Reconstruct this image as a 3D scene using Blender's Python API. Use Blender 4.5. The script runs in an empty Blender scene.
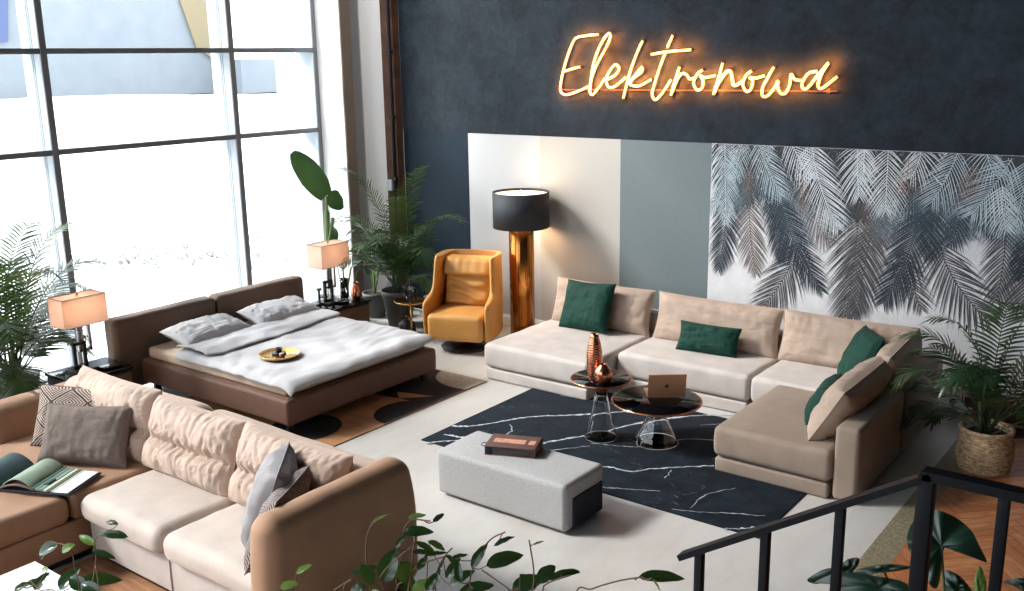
import bpy, bmesh, math, random
from mathutils import Vector, Matrix, noise, Euler
random.seed(7)
R = math.radians
PI = math.pi
S = bpy.context.scene
COL = S.collection

# ------------------------------------------------------------------ camera
CAM = Vector((0, 0, 3.0))
yaw, pitch, roll = R(-37.3535), R(13.6086), R(-0.9513)
FOC = 978.7
_f = Vector((math.sin(yaw)*math.cos(pitch), math.cos(yaw)*math.cos(pitch), -math.sin(pitch)))
_r = _f.cross(Vector((0, 0, 1))).normalized(); _u = _r.cross(_f)
_r2 = _r*math.cos(roll) + _u*math.sin(roll); _u2 = -_r*math.sin(roll) + _u*math.cos(roll)
cam_d = bpy.data.cameras.new('camera'); cam = bpy.data.objects.new('camera', cam_d); COL.objects.link(cam)
cam_d.sensor_width = 36; cam_d.lens = 36*FOC/1024; cam_d.clip_start = .05; cam_d.clip_end = 400
m = Matrix((_r2, _u2, -_f)).transposed().to_4x4(); m.translation = CAM
cam.matrix_world = m
S.camera = cam
def ray(x, y): return _f + _r2*((x-512)/FOC) - _u2*((y-295.5)/FOC)
def onz(x, y, z=0.0): d = ray(x, y); return CAM + d*((z-CAM.z)/d.z)
def ony(x, y, v): d = ray(x, y); return CAM + d*((v-CAM.y)/d.y)
def onx(x, y, v): d = ray(x, y); return CAM + d*((v-CAM.x)/d.x)

# ------------------------------------------------------------------ materials
def lin(c):
    c = c/255.0
    return c/12.92 if c <= .04045 else ((c+.055)/1.055)**2.4
def rgb(r, g, b): return (lin(r), lin(g), lin(b), 1)
class NT:
    def __init__(s, name):
        s.m = bpy.data.materials.new(name); s.m.use_nodes = True
        s.t = s.m.node_tree; s.b = s.t.nodes['Principled BSDF']; s.out = s.t.nodes['Material Output']
    def n(s, typ, ins=None, **kw):
        nd = s.t.nodes.new(typ)
        for k, v in kw.items(): setattr(nd, k, v)
        for k, v in (ins or {}).items():
            if isinstance(v, bpy.types.NodeSocket): s.t.links.new(v, nd.inputs[k])
            else: nd.inputs[k].default_value = v
        return nd
    def math(s, op, a, b=None, c=None):
        nd = s.t.nodes.new('ShaderNodeMath'); nd.operation = op
        for i, v in enumerate((a, b, c)):
            if v is None: continue
            if isinstance(v, bpy.types.NodeSocket): s.t.links.new(v, nd.inputs[i])
            else: nd.inputs[i].default_value = v
        return nd.outputs[0]
    def mix(s, f, a, b):
        nd = s.t.nodes.new('ShaderNodeMix'); nd.data_type = 'RGBA'
        for i, v in ((0, f), (6, a), (7, b)):
            if isinstance(v, bpy.types.NodeSocket): s.t.links.new(v, nd.inputs[i])
            else: nd.inputs[i].default_value = v
        return nd.outputs[2]
    def link(s, a, b): s.t.links.new(a, b)
def noise_n(N, scale, stretch=(1, 1, 1), detail=4, rough=.55, coord='Object', dist=0):
    tc = N.n('ShaderNodeTexCoord'); mp = N.n('ShaderNodeMapping', {'Vector': tc.outputs[coord], 'Scale': stretch})
    return N.n('ShaderNodeTexNoise', {'Vector': mp.outputs[0], 'Scale': scale, 'Detail': detail, 'Roughness': rough, 'Distortion': dist}).outputs['Fac']
def ramp(N, fac, a, b):
    return N.n('ShaderNodeMapRange', {'Value': fac, 'From Min': a, 'From Max': b}).outputs[0]
def pbr(name, col, rough=.6, metal=0, sheen=0, bump=0, bscale=60, bstretch=(1, 1, 1), var=0, vscale=4, vstretch=(1, 1, 1), col2=None, spec=.5, coat=0, emis=None, es=0, bdist=.01, transl=0):
    N = NT(name); b = N.b
    b.inputs['Base Color'].default_value = col; b.inputs['Roughness'].default_value = rough
    b.inputs['Metallic'].default_value = metal; b.inputs['Specular IOR Level'].default_value = spec
    b.inputs['Coat Weight'].default_value = coat; b.inputs['Coat Roughness'].default_value = .05
    if sheen:
        b.inputs['Sheen Weight'].default_value = sheen; b.inputs['Sheen Roughness'].default_value = .35
        b.inputs['Sheen Tint'].default_value = tuple(min(1, c*1.3+.2) for c in col[:3])+(1,)
    if var or col2:
        f = noise_n(N, vscale, vstretch)
        f = ramp(N, f, .3, .7)
        c2 = col2 or tuple(c*(1-var) for c in col[:3])+(1,)
        N.link(N.mix(f, col, c2), b.inputs['Base Color'])
    if bump:
        f = noise_n(N, bscale, bstretch, detail=3)
        bm = N.n('ShaderNodeBump', {'Height': f, 'Strength': bump, 'Distance': bdist})
        N.link(bm.outputs[0], b.inputs['Normal'])
    if emis:
        b.inputs['Emission Color'].default_value = emis; b.inputs['Emission Strength'].default_value = es
    if transl:
        tr = N.n('ShaderNodeBsdfTranslucent', {'Color': col})
        mx = N.n('ShaderNodeMixShader', {'Fac': transl, 1: b.outputs[0], 2: tr.outputs[0]})
        N.link(mx.outputs[0], N.out.inputs['Surface'])
    return N.m
M = {}
M['wallwhite'] = pbr('white wall paint', rgb(225, 226, 228), .8, bump=.05, bscale=30)
M['ceiling'] = pbr('ceiling paint', rgb(46, 46, 48), .9)
M['farwall'] = pbr('dark grey wall', rgb(60, 58, 58), .9)
M['taupe'] = pbr('painted pier shade', rgb(128, 116, 104), .8, var=.2, vscale=2)  # shade on the white pier's side, put into the colour
M['rust'] = pbr('rusty steel post', rgb(98, 66, 50), .7, col2=rgb(60, 40, 32), vscale=6)
def plaster(name, a, b, sc=3):
    N = NT(name)
    f = ramp(N, noise_n(N, sc, detail=8, rough=.65, dist=.6), .32, .68)
    f2 = ramp(N, noise_n(N, sc*7, detail=6, rough=.7), .35, .75)
    c = N.mix(f, a, b); c = N.mix(N.math('MULTIPLY', f2, .35), c, a)
    N.link(c, N.b.inputs['Base Color'])
    N.link(N.math('MULTIPLY_ADD', f2, .2, .55), N.b.inputs['Roughness']); N.b.inputs['Specular IOR Level'].default_value = .22
    bm = N.n('ShaderNodeBump', {'Height': f2, 'Strength': .15, 'Distance': .01}); N.link(bm.outputs[0], N.b.inputs['Normal'])
    return N.m
M['darkwall'] = plaster('charcoal plaster', rgb(12, 20, 28), rgb(36, 47, 57))
M['tealwall'] = plaster('petrol blue plaster', rgb(15, 31, 42), rgb(21, 38, 50))
def linen(name, col, amt=.1):
    N = NT(name)
    a = noise_n(N, 30, (12, 1, .8), detail=2); b = noise_n(N, 30, (.8, 1, 12), detail=2)
    f = N.math('MULTIPLY', N.math('ADD', a, b), .5)
    N.link(N.mix(ramp(N, f, .35, .65), col, tuple(c*(1-amt*2) for c in col[:3])+(1,)), N.b.inputs['Base Color'])
    N.b.inputs['Roughness'].default_value = .6
    return N.m
M['wp_white'] = linen('white wallpaper', rgb(188, 189, 190), .02)
M['wp_cream'] = linen('cream wallpaper', rgb(186, 180, 172), .04)
M['wp_grey'] = linen('sage grey wallpaper', rgb(108, 119, 121), .08)
M['wp_base'] = plaster('mural ground', rgb(222, 220, 222), rgb(206, 204, 206), 6)
for k, c in dict(g=rgb(70, 68, 72), b=rgb(110, 96, 92), n=rgb(28, 44, 58), w=rgb(228, 234, 238), p=rgb(192, 208, 216), d=rgb(46, 48, 54), m=rgb(98, 122, 134), c=rgb(150, 126, 118)).items():
    M['fr_'+k] = pbr('printed frond '+k, c, .6, var=.25, vscale=14)
# concrete floor
N = NT('polished concrete floor')
f1 = ramp(N, noise_n(N, .9, detail=7, rough=.6, dist=.5), .35, .7)
f2 = ramp(N, noise_n(N, 5, (1, .35, 1), detail=8, rough=.7), .45, .72)
f3 = ramp(N, noise_n(N, 26, (1, .2, 1), detail=6, rough=.7), .62, .78)
c = N.mix(f1, rgb(196, 193, 190), rgb(186, 181, 176)); c = N.mix(N.math('MULTIPLY', f2, .45), c, rgb(172, 162, 150))
c = N.mix(N.math('MULTIPLY', f3, .4), c, rgb(165, 145, 122))
N.link(c, N.b.inputs['Base Color']); N.b.inputs['Roughness'].default_value = .33; N.b.inputs['Specular IOR Level'].default_value = .4
N.link(N.n('ShaderNodeBump', {'Height': f2, 'Strength': .05, 'Distance': .01}).outputs[0], N.b.inputs['Normal'])
M['floor'] = N.m
N = NT('terrazzo strip')
f = ramp(N, noise_n(N, 55, (1, .7, 1), detail=8, rough=.75), .40, .64)
N.link(N.mix(f, rgb(104, 98, 82), rgb(158, 142, 112)), N.b.inputs['Base Color']); N.b.inputs['Roughness'].default_value = .5
M['terrazzo'] = N.m
# parquet: uv along plank, colour attribute per plank
N = NT('oak parquet')
at = N.n('ShaderNodeAttribute', attribute_name='tone'); uv = N.n('ShaderNodeUVMap')
mp = N.n('ShaderNodeMapping', {'Vector': uv.outputs[0], 'Scale': (2.2, 26, 1)})
g = N.n('ShaderNodeTexNoise', {'Vector': mp.outputs[0], 'Scale': 1.6, 'Detail': 6, 'Roughness': .65, 'Distortion': 1.5}).outputs['Fac']
g = ramp(N, g, .38, .62)
c = N.mix(at.outputs['Fac'], rgb(212, 144, 98), rgb(180, 106, 64)); c = N.mix(N.math('MULTIPLY', g, .6), c, rgb(112, 66, 38))
N.link(c, N.b.inputs['Base Color']); N.b.inputs['Roughness'].default_value = .35
M['parquet'] = N.m
M['gap'] = pbr('dark joint', rgb(50, 28, 18), .8)
def velvet(name, col, sheen=.5, v=.2):
    return pbr(name, col, .75, sheen=sheen, bump=.12, bscale=90, var=v, vscale=5, spec=.25)
M['greige'] = velvet('greige velvet', rgb(198, 188, 182))
M['greige2'] = velvet('sand velvet cushion', rgb(176, 154, 138))
M['tan'] = velvet('tan velvet', rgb(168, 132, 106))
M['tan2'] = velvet('tan velvet cushion', rgb(188, 165, 150))
M['greigenapshade'] = velvet('greige velvet, nap turned', rgb(150, 132, 118))  # same greige darkened, nap shading put into the colour
M['seatlight'] = velvet('pale sand velvet', rgb(192, 178, 168))
M['green'] = velvet('emerald velvet', rgb(6, 58, 46), .3, .35)
M['yellow'] = pbr('mustard leather', rgb(204, 146, 74), .5, sheen=.25, bump=.15, bscale=40, var=.15, vscale=6)
M['brownfab'] = pbr('brown bed fabric', rgb(112, 80, 64), .7, sheen=.3, bump=.2, bscale=25, bstretch=(1, 1, .3), var=.18, vscale=8)
M['headfab'] = pbr('headboard fabric', rgb(104, 86, 74), .75, sheen=.3, bump=.12, bscale=60)
M['sheet'] = pbr('white cotton', rgb(192, 190, 192), .85, bump=.25, bscale=9, bdist=.02)
M['mattress'] = pbr('mattress cotton', rgb(206, 186, 166), .85, bump=.1)
M['greyfab'] = pbr('grey heather fabric', rgb(184, 182, 182), .9, bump=.5, bscale=160, var=.35, vscale=140)
M['pillowgrey'] = pbr('warm grey linen', rgb(122, 108, 100), .9, bump=.4, bscale=120, var=.3, vscale=120)
M['pillowblue'] = pbr('grey velvet', rgb(140, 135, 136), .8, sheen=.4, bump=.15, bscale=60, var=.15)
M['navyflat'] = pbr('dark navy fabric', rgb(24, 28, 44), .8)
M['black'] = pbr('black metal', rgb(24, 24, 28), .45, spec=.5)
M['railblack'] = pbr('black painted steel', rgb(8, 9, 17), .5, spec=.2)
M['blackglass'] = pbr('black glass', rgb(12, 11, 12), .06, spec=.35)
M['copper'] = pbr('polished copper', rgb(214, 142, 110), .22, metal=1)
M['brass'] = pbr('brass', rgb(208, 160, 92), .25, metal=1)
N = NT('brushed gold column')
f = noise_n(N, 5, (9, 9, .06), detail=2)
N.link(N.mix(ramp(N, f, .35, .65), rgb(214, 150, 78), rgb(150, 84, 36)), N.b.inputs['Base Color'])
N.b.inputs['Metallic'].default_value = 1; N.b.inputs['Roughness'].default_value = .2
M['gold'] = N.m
M['chrome'] = pbr('steel', rgb(150, 150, 152), .25, metal=1)
M['laptop'] = pbr('rose gold aluminium', rgb(214, 158, 122), .4, metal=.35)
M['lapkeys'] = pbr('keyboard', rgb(60, 50, 48), .6)
M['winframe'] = pbr('window aluminium', rgb(190, 200, 208), .5)
M['windark'] = pbr('window grey with backlit tone', rgb(112, 114, 118), .55)  # dark grey paints in the backlit shade of the inner window faces
M['shadeblack'] = pbr('black shade', rgb(40, 44, 50), .7)
N = NT('lit linen shade')
N.b.inputs['Base Color'].default_value = rgb(240, 222, 210); N.b.inputs['Roughness'].default_value = .9
tr = N.n('ShaderNodeBsdfTranslucent', {'Color': rgb(246, 228, 214)})
mx = N.n('ShaderNodeMixShader', {'Fac': .55, 1: N.b.outputs[0], 2: tr.outputs[0]}); N.link(mx.outputs[0], N.out.inputs['Surface'])
M['shade'] = N.m
M['bulb'] = pbr('bulb', rgb(255, 240, 220), .5, emis=(1, .72, .45, 1), es=6)
M['diffuser'] = pbr('lamp diffuser', rgb(255, 245, 230), .5, emis=(1, .82, .58, 1), es=1.6)
M['pot'] = pbr('grey plastic pot', rgb(88, 88, 88), .6)
M['potdark'] = pbr('anthracite pot', rgb(70, 68, 64), .6)
M['soil'] = pbr('soil', rgb(48, 36, 28), .95, bump=.6, bscale=60, bdist=.03)
def leafmat(name, a, b, tr=.25, rough=.45):
    N = NT(name); f = ramp(N, noise_n(N, 3), .35, .65)
    c = N.mix(f, a, b); N.link(c, N.b.inputs['Base Color']); N.b.inputs['Roughness'].default_value = rough
    t = N.n('ShaderNodeBsdfTranslucent'); N.link(N.mix(.4, c, rgb(150, 190, 70)), t.inputs['Color'])
    mx = N.n('ShaderNodeMixShader', {'Fac': tr, 1: N.b.outputs[0], 2: t.outputs[0]}); N.link(mx.outputs[0], N.out.inputs['Surface'])
    return N.m
M['palm'] = leafmat('palm leaf', rgb(38, 58, 38), rgb(66, 86, 60), .12)
M['palmdark'] = leafmat('dark palm leaf', rgb(30, 54, 34), rgb(62, 86, 52), .12, .32)
M['stem'] = pbr('green stem', rgb(92, 122, 58), .5)
M['cane'] = pbr('palm cane', rgb(104, 112, 70), .6, var=.3, vscale=12)
M['banana'] = leafmat('banana leaf', rgb(20, 62, 40), rgb(34, 82, 50), .06, .3)
M['ficus'] = leafmat('glossy dark leaf', rgb(20, 46, 32), rgb(34, 66, 40), .12, .22)
M['ficuslight'] = leafmat('young green leaf', rgb(96, 130, 58), rgb(126, 158, 84), .3, .3)
M['alocasia'] = leafmat('arrowhead leaf', rgb(12, 38, 30), rgb(26, 58, 46), .06, .42)
M['twig'] = pbr('brown twig', rgb(104, 78, 52), .8)
N = NT('woven seagrass')
br = noise_n(N, 26, (1, 1, 3), detail=3)
N.link(N.mix(ramp(N, br, .35, .65), rgb(226, 198, 160), rgb(150, 116, 82)), N.b.inputs['Base Color'])
N.link(N.n('ShaderNodeBump', {'Height': br, 'Strength': .8, 'Distance': .02}).outputs[0], N.b.inputs['Normal'])
N.b.inputs['Roughness'].default_value = .85
M['basket'] = N.m
# marble rug
N = NT('navy marble rug')
f = ramp(N, noise_n(N, 3.2, detail=9, rough=.7, dist=.8), .38, .68)
c = N.mix(f, rgb(13, 20, 27), rgb(28, 38, 48))
nz = N.n('ShaderNodeTexCoord'); wn = N.n('ShaderNodeTexNoise', {'Vector': nz.outputs['Object'], 'Scale': 2.2, 'Detail': 8, 'Roughness': .62, 'Distortion': .9})
v = N.math('ABSOLUTE', N.math('SUBTRACT', wn.outputs['Fac'], .5))
v = N.n('ShaderNodeMapRange', {'Value': v, 'From Min': .0, 'From Max': .006, 'To Min': 1, 'To Max': 0}).outputs[0]
gate = ramp(N, noise_n(N, 1.8, detail=5, rough=.7), .52, .66); gate2 = ramp(N, noise_n(N, 30, detail=2), .42, .6)
v = N.math('MULTIPLY', N.math('MULTIPLY', v, gate), N.math('MULTIPLY', gate2, .5))
N.link(N.mix(v, c, rgb(190, 196, 198)), N.b.inputs['Base Color']); N.b.inputs['Roughness'].default_value = .95
N.b.inputs['Specular IOR Level'].default_value = .2
M['rug'] = N.m
M['vein'] = pbr('white vein', rgb(216, 218, 220), .9, col2=rgb(120, 130, 138), vscale=28)
M['hide'] = pbr('tan patterned rug', rgb(186, 138, 96), .9, col2=rgb(160, 112, 74), vscale=3, vstretch=(1, 4, 1))
M['hideblack'] = pbr('black rug pile', rgb(20, 19, 24), .95)
M['hidebeige'] = pbr('beige rug pile', rgb(178, 164, 146), .95, col2=rgb(140, 124, 106), vscale=60)
M['lrug'] = pbr('brown striped rug', rgb(176, 128, 92), .9, col2=rgb(128, 86, 60), vscale=5, vstretch=(1, 5, 1))
M['tablewhite'] = pbr('white lacquer', rgb(235, 236, 240), .25)
M['woodbrown'] = pbr('walnut drawer', rgb(126, 98, 74), .5, col2=rgb(100, 74, 54), vscale=6, vstretch=(1, 1, 8))
M['woodplat'] = pbr('brown wooden ledge', rgb(120, 82, 56), .5, col2=rgb(88, 56, 38), vscale=4, vstretch=(1, 6, 6))
M['woodedge'] = pbr('pale wooden edge', rgb(196, 156, 120), .5)
M['bookbrown'] = pbr('brown cover', rgb(92, 66, 58), .55)
M['bookpink'] = pbr('copper foil', rgb(214, 160, 136), .5, col2=rgb(180, 120, 100), vscale=40)
M['bookpages'] = pbr('dark page edges', rgb(52, 46, 50), .7, col2=rgb(92, 84, 82), vscale=30, vstretch=(.1, .1, 12))
for k, c in dict(s1=(118, 142, 122), s2=(150, 168, 148), s3=(74, 98, 74), s4=(44, 86, 72), s5=(206, 204, 188), s6=(236, 238, 246), s7=(66, 88, 92), s8=(122, 146, 150)).items():
    M[k] = pbr('fabric swatch '+k, rgb(*c), .9, bump=.2, bscale=80, var=.12, vscale=20)
M['paleobj'] = pbr('pale grey box', rgb(190, 194, 200), .6)
M['midobj'] = pbr('grey box', rgb(120, 124, 128), .7)
M['glassvase'] = None
N = NT('clear glass')
N.b.inputs['Base Color'].default_value = (.96, .97, .97, 1); N.b.inputs['Roughness'].default_value = 0
N.b.inputs['Transmission Weight'].default_value = 1; N.b.inputs['IOR'].default_value = 1.45
M['glass'] = N.m
N = NT('window glass')
t = N.n('ShaderNodeBsdfTransparent', {'Color': (.97, .98, .98, 1)}); gl = N.n('ShaderNodeBsdfGlossy', {'Roughness': .0})
fr = N.n('ShaderNodeFresnel', {'IOR': 1.08})
mx = N.n('ShaderNodeMixShader', {'Fac': fr.outputs[0], 1: t.outputs[0], 2: gl.outputs[0]}); N.link(mx.outputs[0], N.out.inputs['Surface'])
M['pane'] = N.m
M['neon'] = pbr('neon tube', rgb(255, 220, 150), .5, emis=(1, .25, .09, 1), es=2.6)
M['neonoff'] = pbr('dark tube back', rgb(60, 34, 20), .5)
M['snow'] = pbr('snow', rgb(244, 244, 246), .9, bump=.3, bscale=1.2, bdist=.3)
M['bldblue'] = pbr('pale blue facade', rgb(132, 140, 147), .9, col2=rgb(142, 149, 155), vscale=.4)
M['bldyel'] = pbr('yellow facade', rgb(142, 130, 104), .9)
M['bldsign'] = pbr('blue hoarding', rgb(84, 98, 134), .8)
M['shrub'] = pbr('snowy shrub', rgb(150, 150, 145), .9, col2=rgb(225, 225, 225), vscale=8)
M['outpale'] = pbr('pale exterior cladding', rgb(170, 186, 200), .8)
# woven geometric cushion
N = NT('geometric woven')
uv = N.n('ShaderNodeUVMap'); sp = N.n('ShaderNodeSeparateXYZ', {0: uv.outputs[0]})
def cell(x, k): return N.math('ABSOLUTE', N.math('SUBTRACT', N.math('FRACT', N.math('MULTIPLY', x, k)), .5))
rx = N.math('ADD', sp.outputs[0], sp.outputs[1]); ry = N.math('SUBTRACT', sp.outputs[0], sp.outputs[1])
d = N.math('MAXIMUM', cell(rx, 2.1), cell(ry, 2.1))
st = N.math('FRACT', N.math('MULTIPLY', d, 11)); st = N.math('GREATER_THAN', st, .5)
N.link(N.mix(st, rgb(66, 54, 50), rgb(176, 160, 148)), N.b.inputs['Base Color']); N.b.inputs['Roughness'].default_value = .9
M['geo'] = N.m
N = NT('zigzag woven')
uv = N.n('ShaderNodeUVMap'); sp = N.n('ShaderNodeSeparateXYZ', {0: uv.outputs[0]})
z = N.math('ADD', N.math('MULTIPLY', sp.outputs[1], 1.0), N.math('MULTIPLY', cell(sp.outputs[0], 5), .35))
st = N.math('GREATER_THAN', N.math('FRACT', N.math('MULTIPLY', z, 22)), .5)
N.link(N.mix(st, rgb(52, 42, 42), rgb(150, 138, 134)), N.b.inputs['Base Color']); N.b.inputs['Roughness'].default_value = .9
M['zig'] = N.m

# ------------------------------------------------------------------ mesh builder
def nz3(x, y, z): return noise.noise(Vector((x, y, z)))
class MB:
    def __init__(s): s.v = []; s.f = []; s.mi = []; s.sm = []; s.uv = []; s.att = []
    def add(s, vs, fs, mi=0, smooth=True, uvs=None, mat=None, att=0.0):
        o = len(s.v)
        s.v += [tuple(mat @ Vector(v)) if mat else tuple(v) for v in vs]
        for i, f in enumerate(fs):
            s.f.append([o+k for k in f]); s.mi.append(mi); s.sm.append(smooth); s.att.append(att)
            s.uv.append([uvs[k] for k in f] if uvs else [(0, 0)]*len(f))
        return s
    def box(s, a, b, mi=0, mat=None):
        (x0, y0, z0), (x1, y1, z1) = a, b
        v = [(x0,y0,z0),(x1,y0,z0),(x1,y1,z0),(x0,y1,z0),(x0,y0,z1),(x1,y0,z1),(x1,y1,z1),(x0,y1,z1)]
        return s.add(v, [(0,3,2,1),(4,5,6,7),(0,1,5,4),(1,2,6,5),(2,3,7,6),(3,0,4,7)], mi, False, mat=mat)
    def rbox(s, a, b, r=.01, mi=0, mat=None, n=(1, 1, 1), cs=2, fn=None):
        """box with rounded edges; n interior divisions; fn(p, q) -> displaced point, q in [-1,1]^3"""
        h = [(b[i]-a[i])/2 for i in range(3)]; c = [(b[i]+a[i])/2 for i in range(3)]
        r = min(r, min(h)*.999); ax = []
        for i in range(3):
            L = [-h[i] + r*k/cs for k in range(cs)] + [-(h[i]-r) + 2*(h[i]-r)*k/n[i] for k in range(n[i]+1)] + [h[i]-r + r*(k+1)/cs for k in range(cs)]
            ax.append(L)
        idx = {}; vs = []; fs = []
        def vert(i, j, k):
            key = (i, j, k)
            if key in idx: return idx[key]
            p = [ax[0][i], ax[1][j], ax[2][k]]
            q = [max(-(h[t]-r), min(h[t]-r, p[t])) for t in range(3)]
            d = Vector([p[t]-q[t] for t in range(3)])
            if d.length > 1e-9: d = d.normalized()*r
            P = Vector([q[t]+d[t] for t in range(3)])
            if fn: P = fn(Vector(P)+Vector(c), (P.x/h[0], P.y/h[1], P.z/h[2]), d.normalized() if d.length > 0 else Vector((0, 0, 1)))
            else: P = P+Vector(c)
            idx[key] = len(vs); vs.append(P); return idx[key]
        nx, ny, nz_ = len(ax[0])-1, len(ax[1])-1, len(ax[2])-1
        for i in range(nx):
            for j in range(ny):
                fs.append((vert(i,j,0), vert(i,j+1,0), vert(i+1,j+1,0), vert(i+1,j,0)))
                fs.append((vert(i,j,nz_), vert(i+1,j,nz_), vert(i+1,j+1,nz_), vert(i,j+1,nz_)))
        for i in range(nx):
            for k in range(nz_):
                fs.append((vert(i,0,k), vert(i+1,0,k), vert(i+1,0,k+1), vert(i,0,k+1)))
                fs.append((vert(i,ny,k), vert(i,ny,k+1), vert(i+1,ny,k+1), vert(i+1,ny,k)))
        for j in range(ny):
            for k in range(nz_):
                fs.append((vert(0,j,k), vert(0,j,k+1), vert(0,j+1,k+1), vert(0,j+1,k)))
                fs.append((vert(nx,j,k), vert(nx,j+1,k), vert(nx,j+1,k+1), vert(nx,j,k+1)))
        return s.add(vs, fs, mi, True, mat=mat)
    def tube(s, pts, r, seg=8, mi=0, mat=None, cap=True, closed=False):
        pts = [Vector(p) for p in pts]; n = len(pts)
        rr = r if isinstance(r, (list, tuple)) else [r]*n
        vs = []; fs = []; up = None
        for i, p in enumerate(pts):
            if closed: t = pts[(i+1) % n]-pts[i-1]
            else: t = pts[min(i+1, n-1)]-pts[max(i-1, 0)]
            if t.length < 1e-9: t = Vector((0, 0, 1))
            t.normalize()
            if up is None:
                up = Vector((0, 0, 1)) if abs(t.z) < .9 else Vector((1, 0, 0))
            a = (up - t*up.dot(t)).normalized(); b = t.cross(a); up = a
            for k in range(seg):
                an = 2*PI*k/seg; vs.append(p + (a*math.cos(an)+b*math.sin(an))*rr[i])
        for i in range(n if closed else n-1):
            for k in range(seg):
                j = (i+1) % n
                fs.append((i*seg+k, i*seg+(k+1) % seg, j*seg+(k+1) % seg, j*seg+k))
        if cap and not closed:
            fs.append(tuple(reversed(range(seg)))); fs.append(tuple((n-1)*seg+k for k in range(seg)))
        return s.add(vs, fs, mi, True, mat=mat)
    def lathe(s, prof, seg=32, mi=0, c=(0, 0, 0), mat=None):
        vs = []; fs = []
        for (r, z) in prof:
            for k in range(seg):
                a = 2*PI*k/seg; vs.append((c[0]+r*math.cos(a), c[1]+r*math.sin(a), c[2]+z))
        for i in range(len(prof)-1):
            for k in range(seg):
                fs.append((i*seg+k, i*seg+(k+1) % seg, (i+1)*seg+(k+1) % seg, (i+1)*seg+k))
        if prof[0][0] > 1e-4: fs.append(tuple(reversed(range(seg))))
        if prof[-1][0] > 1e-4: fs.append(tuple((len(prof)-1)*seg+k for k in range(seg)))
        return s.add(vs, fs, mi, True, mat=mat)
    def grid(s, fn, nu, nv, mi=0, mat=None, smooth=True, flip=False):
        vs = []; uvs = []; fs = []
        for i in range(nu+1):
            for j in range(nv+1):
                vs.append(fn(i/nu, j/nv)); uvs.append((i/nu, j/nv))
        for i in range(nu):
            for j in range(nv):
                q = (i*(nv+1)+j, (i+1)*(nv+1)+j, (i+1)*(nv+1)+j+1, i*(nv+1)+j+1)
                fs.append(tuple(reversed(q)) if flip else q)
        return s.add(vs, fs, mi, smooth, uvs, mat)
    def quad(s, pts, mi=0, mat=None): return s.add(pts, [tuple(range(len(pts)))], mi, False, mat=mat)
    def prism(s, poly, y0, y1, axis='y', mi=0, mat=None):
        """poly of 2-D points extruded along an axis"""
        def P(p, t):
            return (p[0], t, p[1]) if axis == 'y' else ((t, p[0], p[1]) if axis == 'x' else (p[0], p[1], t))
        n = len(poly); vs = [P(p, y0) for p in poly]+[P(p, y1) for p in poly]
        fs = [tuple(range(n)), tuple(reversed(range(n, 2*n)))]+[(i, n+i, n+(i+1) % n, (i+1) % n) for i in range(n)]
        return s.add(vs, fs, mi, False, mat=mat)

def obj(name, mb, mats, parent=None, world=True, kind=None, label=None, bevel=0, sub=0, solid=0, fixn=False):
    me = bpy.data.meshes.new(name)
    off = Vector(parent.location) if (parent and world) else Vector((0, 0, 0))
    if parent and world and parent.parent: off = off + Vector(parent.parent.location)
    me.from_pydata([tuple(Vector(v)-off) for v in mb.v], [], mb.f)
    if not isinstance(mats, (list, tuple)): mats = [mats]
    for x in mats: me.materials.append(M[x] if isinstance(x, str) else x)
    me.polygons.foreach_set('material_index', mb.mi); me.polygons.foreach_set('use_smooth', mb.sm)
    if any(u[0] != (0, 0) or u[-1] != (0, 0) for u in mb.uv):
        ul = me.uv_layers.new(name='UVMap'); flat = [c for u in mb.uv for p in u for c in p]
        ul.data.foreach_set('uv', flat)
    if any(mb.att):
        a = me.attributes.new('tone', 'FLOAT', 'FACE'); a.data.foreach_set('value', mb.att)
    if fixn:
        bm = bmesh.new(); bm.from_mesh(me); bmesh.ops.recalc_face_normals(bm, faces=bm.faces); bm.to_mesh(me); bm.free()
    o = bpy.data.objects.new(name, me); COL.objects.link(o)
    if parent: o.parent = parent
    if kind: o['kind'] = kind
    if label: o['label'] = label
    if solid:
        md = o.modifiers.new('solid', 'SOLIDIFY'); md.thickness = solid; md.offset = 0
    if bevel:
        md = o.modifiers.new('bevel', 'BEVEL'); md.width = bevel; md.segments = 2; md.limit_method = 'ANGLE'
    if sub:
        md = o.modifiers.new('sub', 'SUBSURF'); md.levels = sub; md.render_levels = sub
    me.update()
    return o
def thing(name, label, cat, loc=(0, 0, 0), rz=0, group=None, rot=None):
    o = bpy.data.objects.new(name, None); COL.objects.link(o); o.location = loc
    o.rotation_euler = rot if rot else (0, 0, rz)
    o.empty_display_size = .1
    o['label'] = label; o['category'] = cat
    if group: o['group'] = group
    return o
def tag(o, label, cat, group=None, kind=None):
    o['label'] = label; o['category'] = cat
    if group: o['group'] = group
    if kind: o['kind'] = kind
    return o
def struct(name, mb, mats, parent=None, **k):
    return obj(name, mb, mats, parent, kind='structure', **k)
def TR(loc=(0, 0, 0), rx=0, ry=0, rz=0, sc=None):
    m = Matrix.Translation(loc) @ Euler((rx, ry, rz), 'XYZ').to_matrix().to_4x4()
    if sc: m = m @ Matrix.Diagonal((*sc, 1))
    return m
def spline(pts, n=8):
    """Catmull-Rom through points"""
    P = [Vector(p) for p in pts]; P = [P[0]*2-P[1]]+P+[P[-1]*2-P[-2]]; out = []
    for i in range(1, len(P)-2):
        for k in range(n):
            t = k/n; a, b, c, d = P[i-1:i+3]
            out.append(.5*((2*b)+(c-a)*t+(2*a-5*b+4*c-d)*t*t+(3*b-a-3*c+d)*t**3))
    out.append(P[-2]); return out

# ------------------------------------------------------------------ room shell
WX, WY = -9.05, 8.65
H = 7.6
struct('floor', MB().box((WX-.4, -6, -.2), (-1.62, WY, 0)), 'floor')
struct('floor', MB().box((-1.62, -6, -.2), (-1.45, WY, .004)), 'terrazzo')
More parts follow.
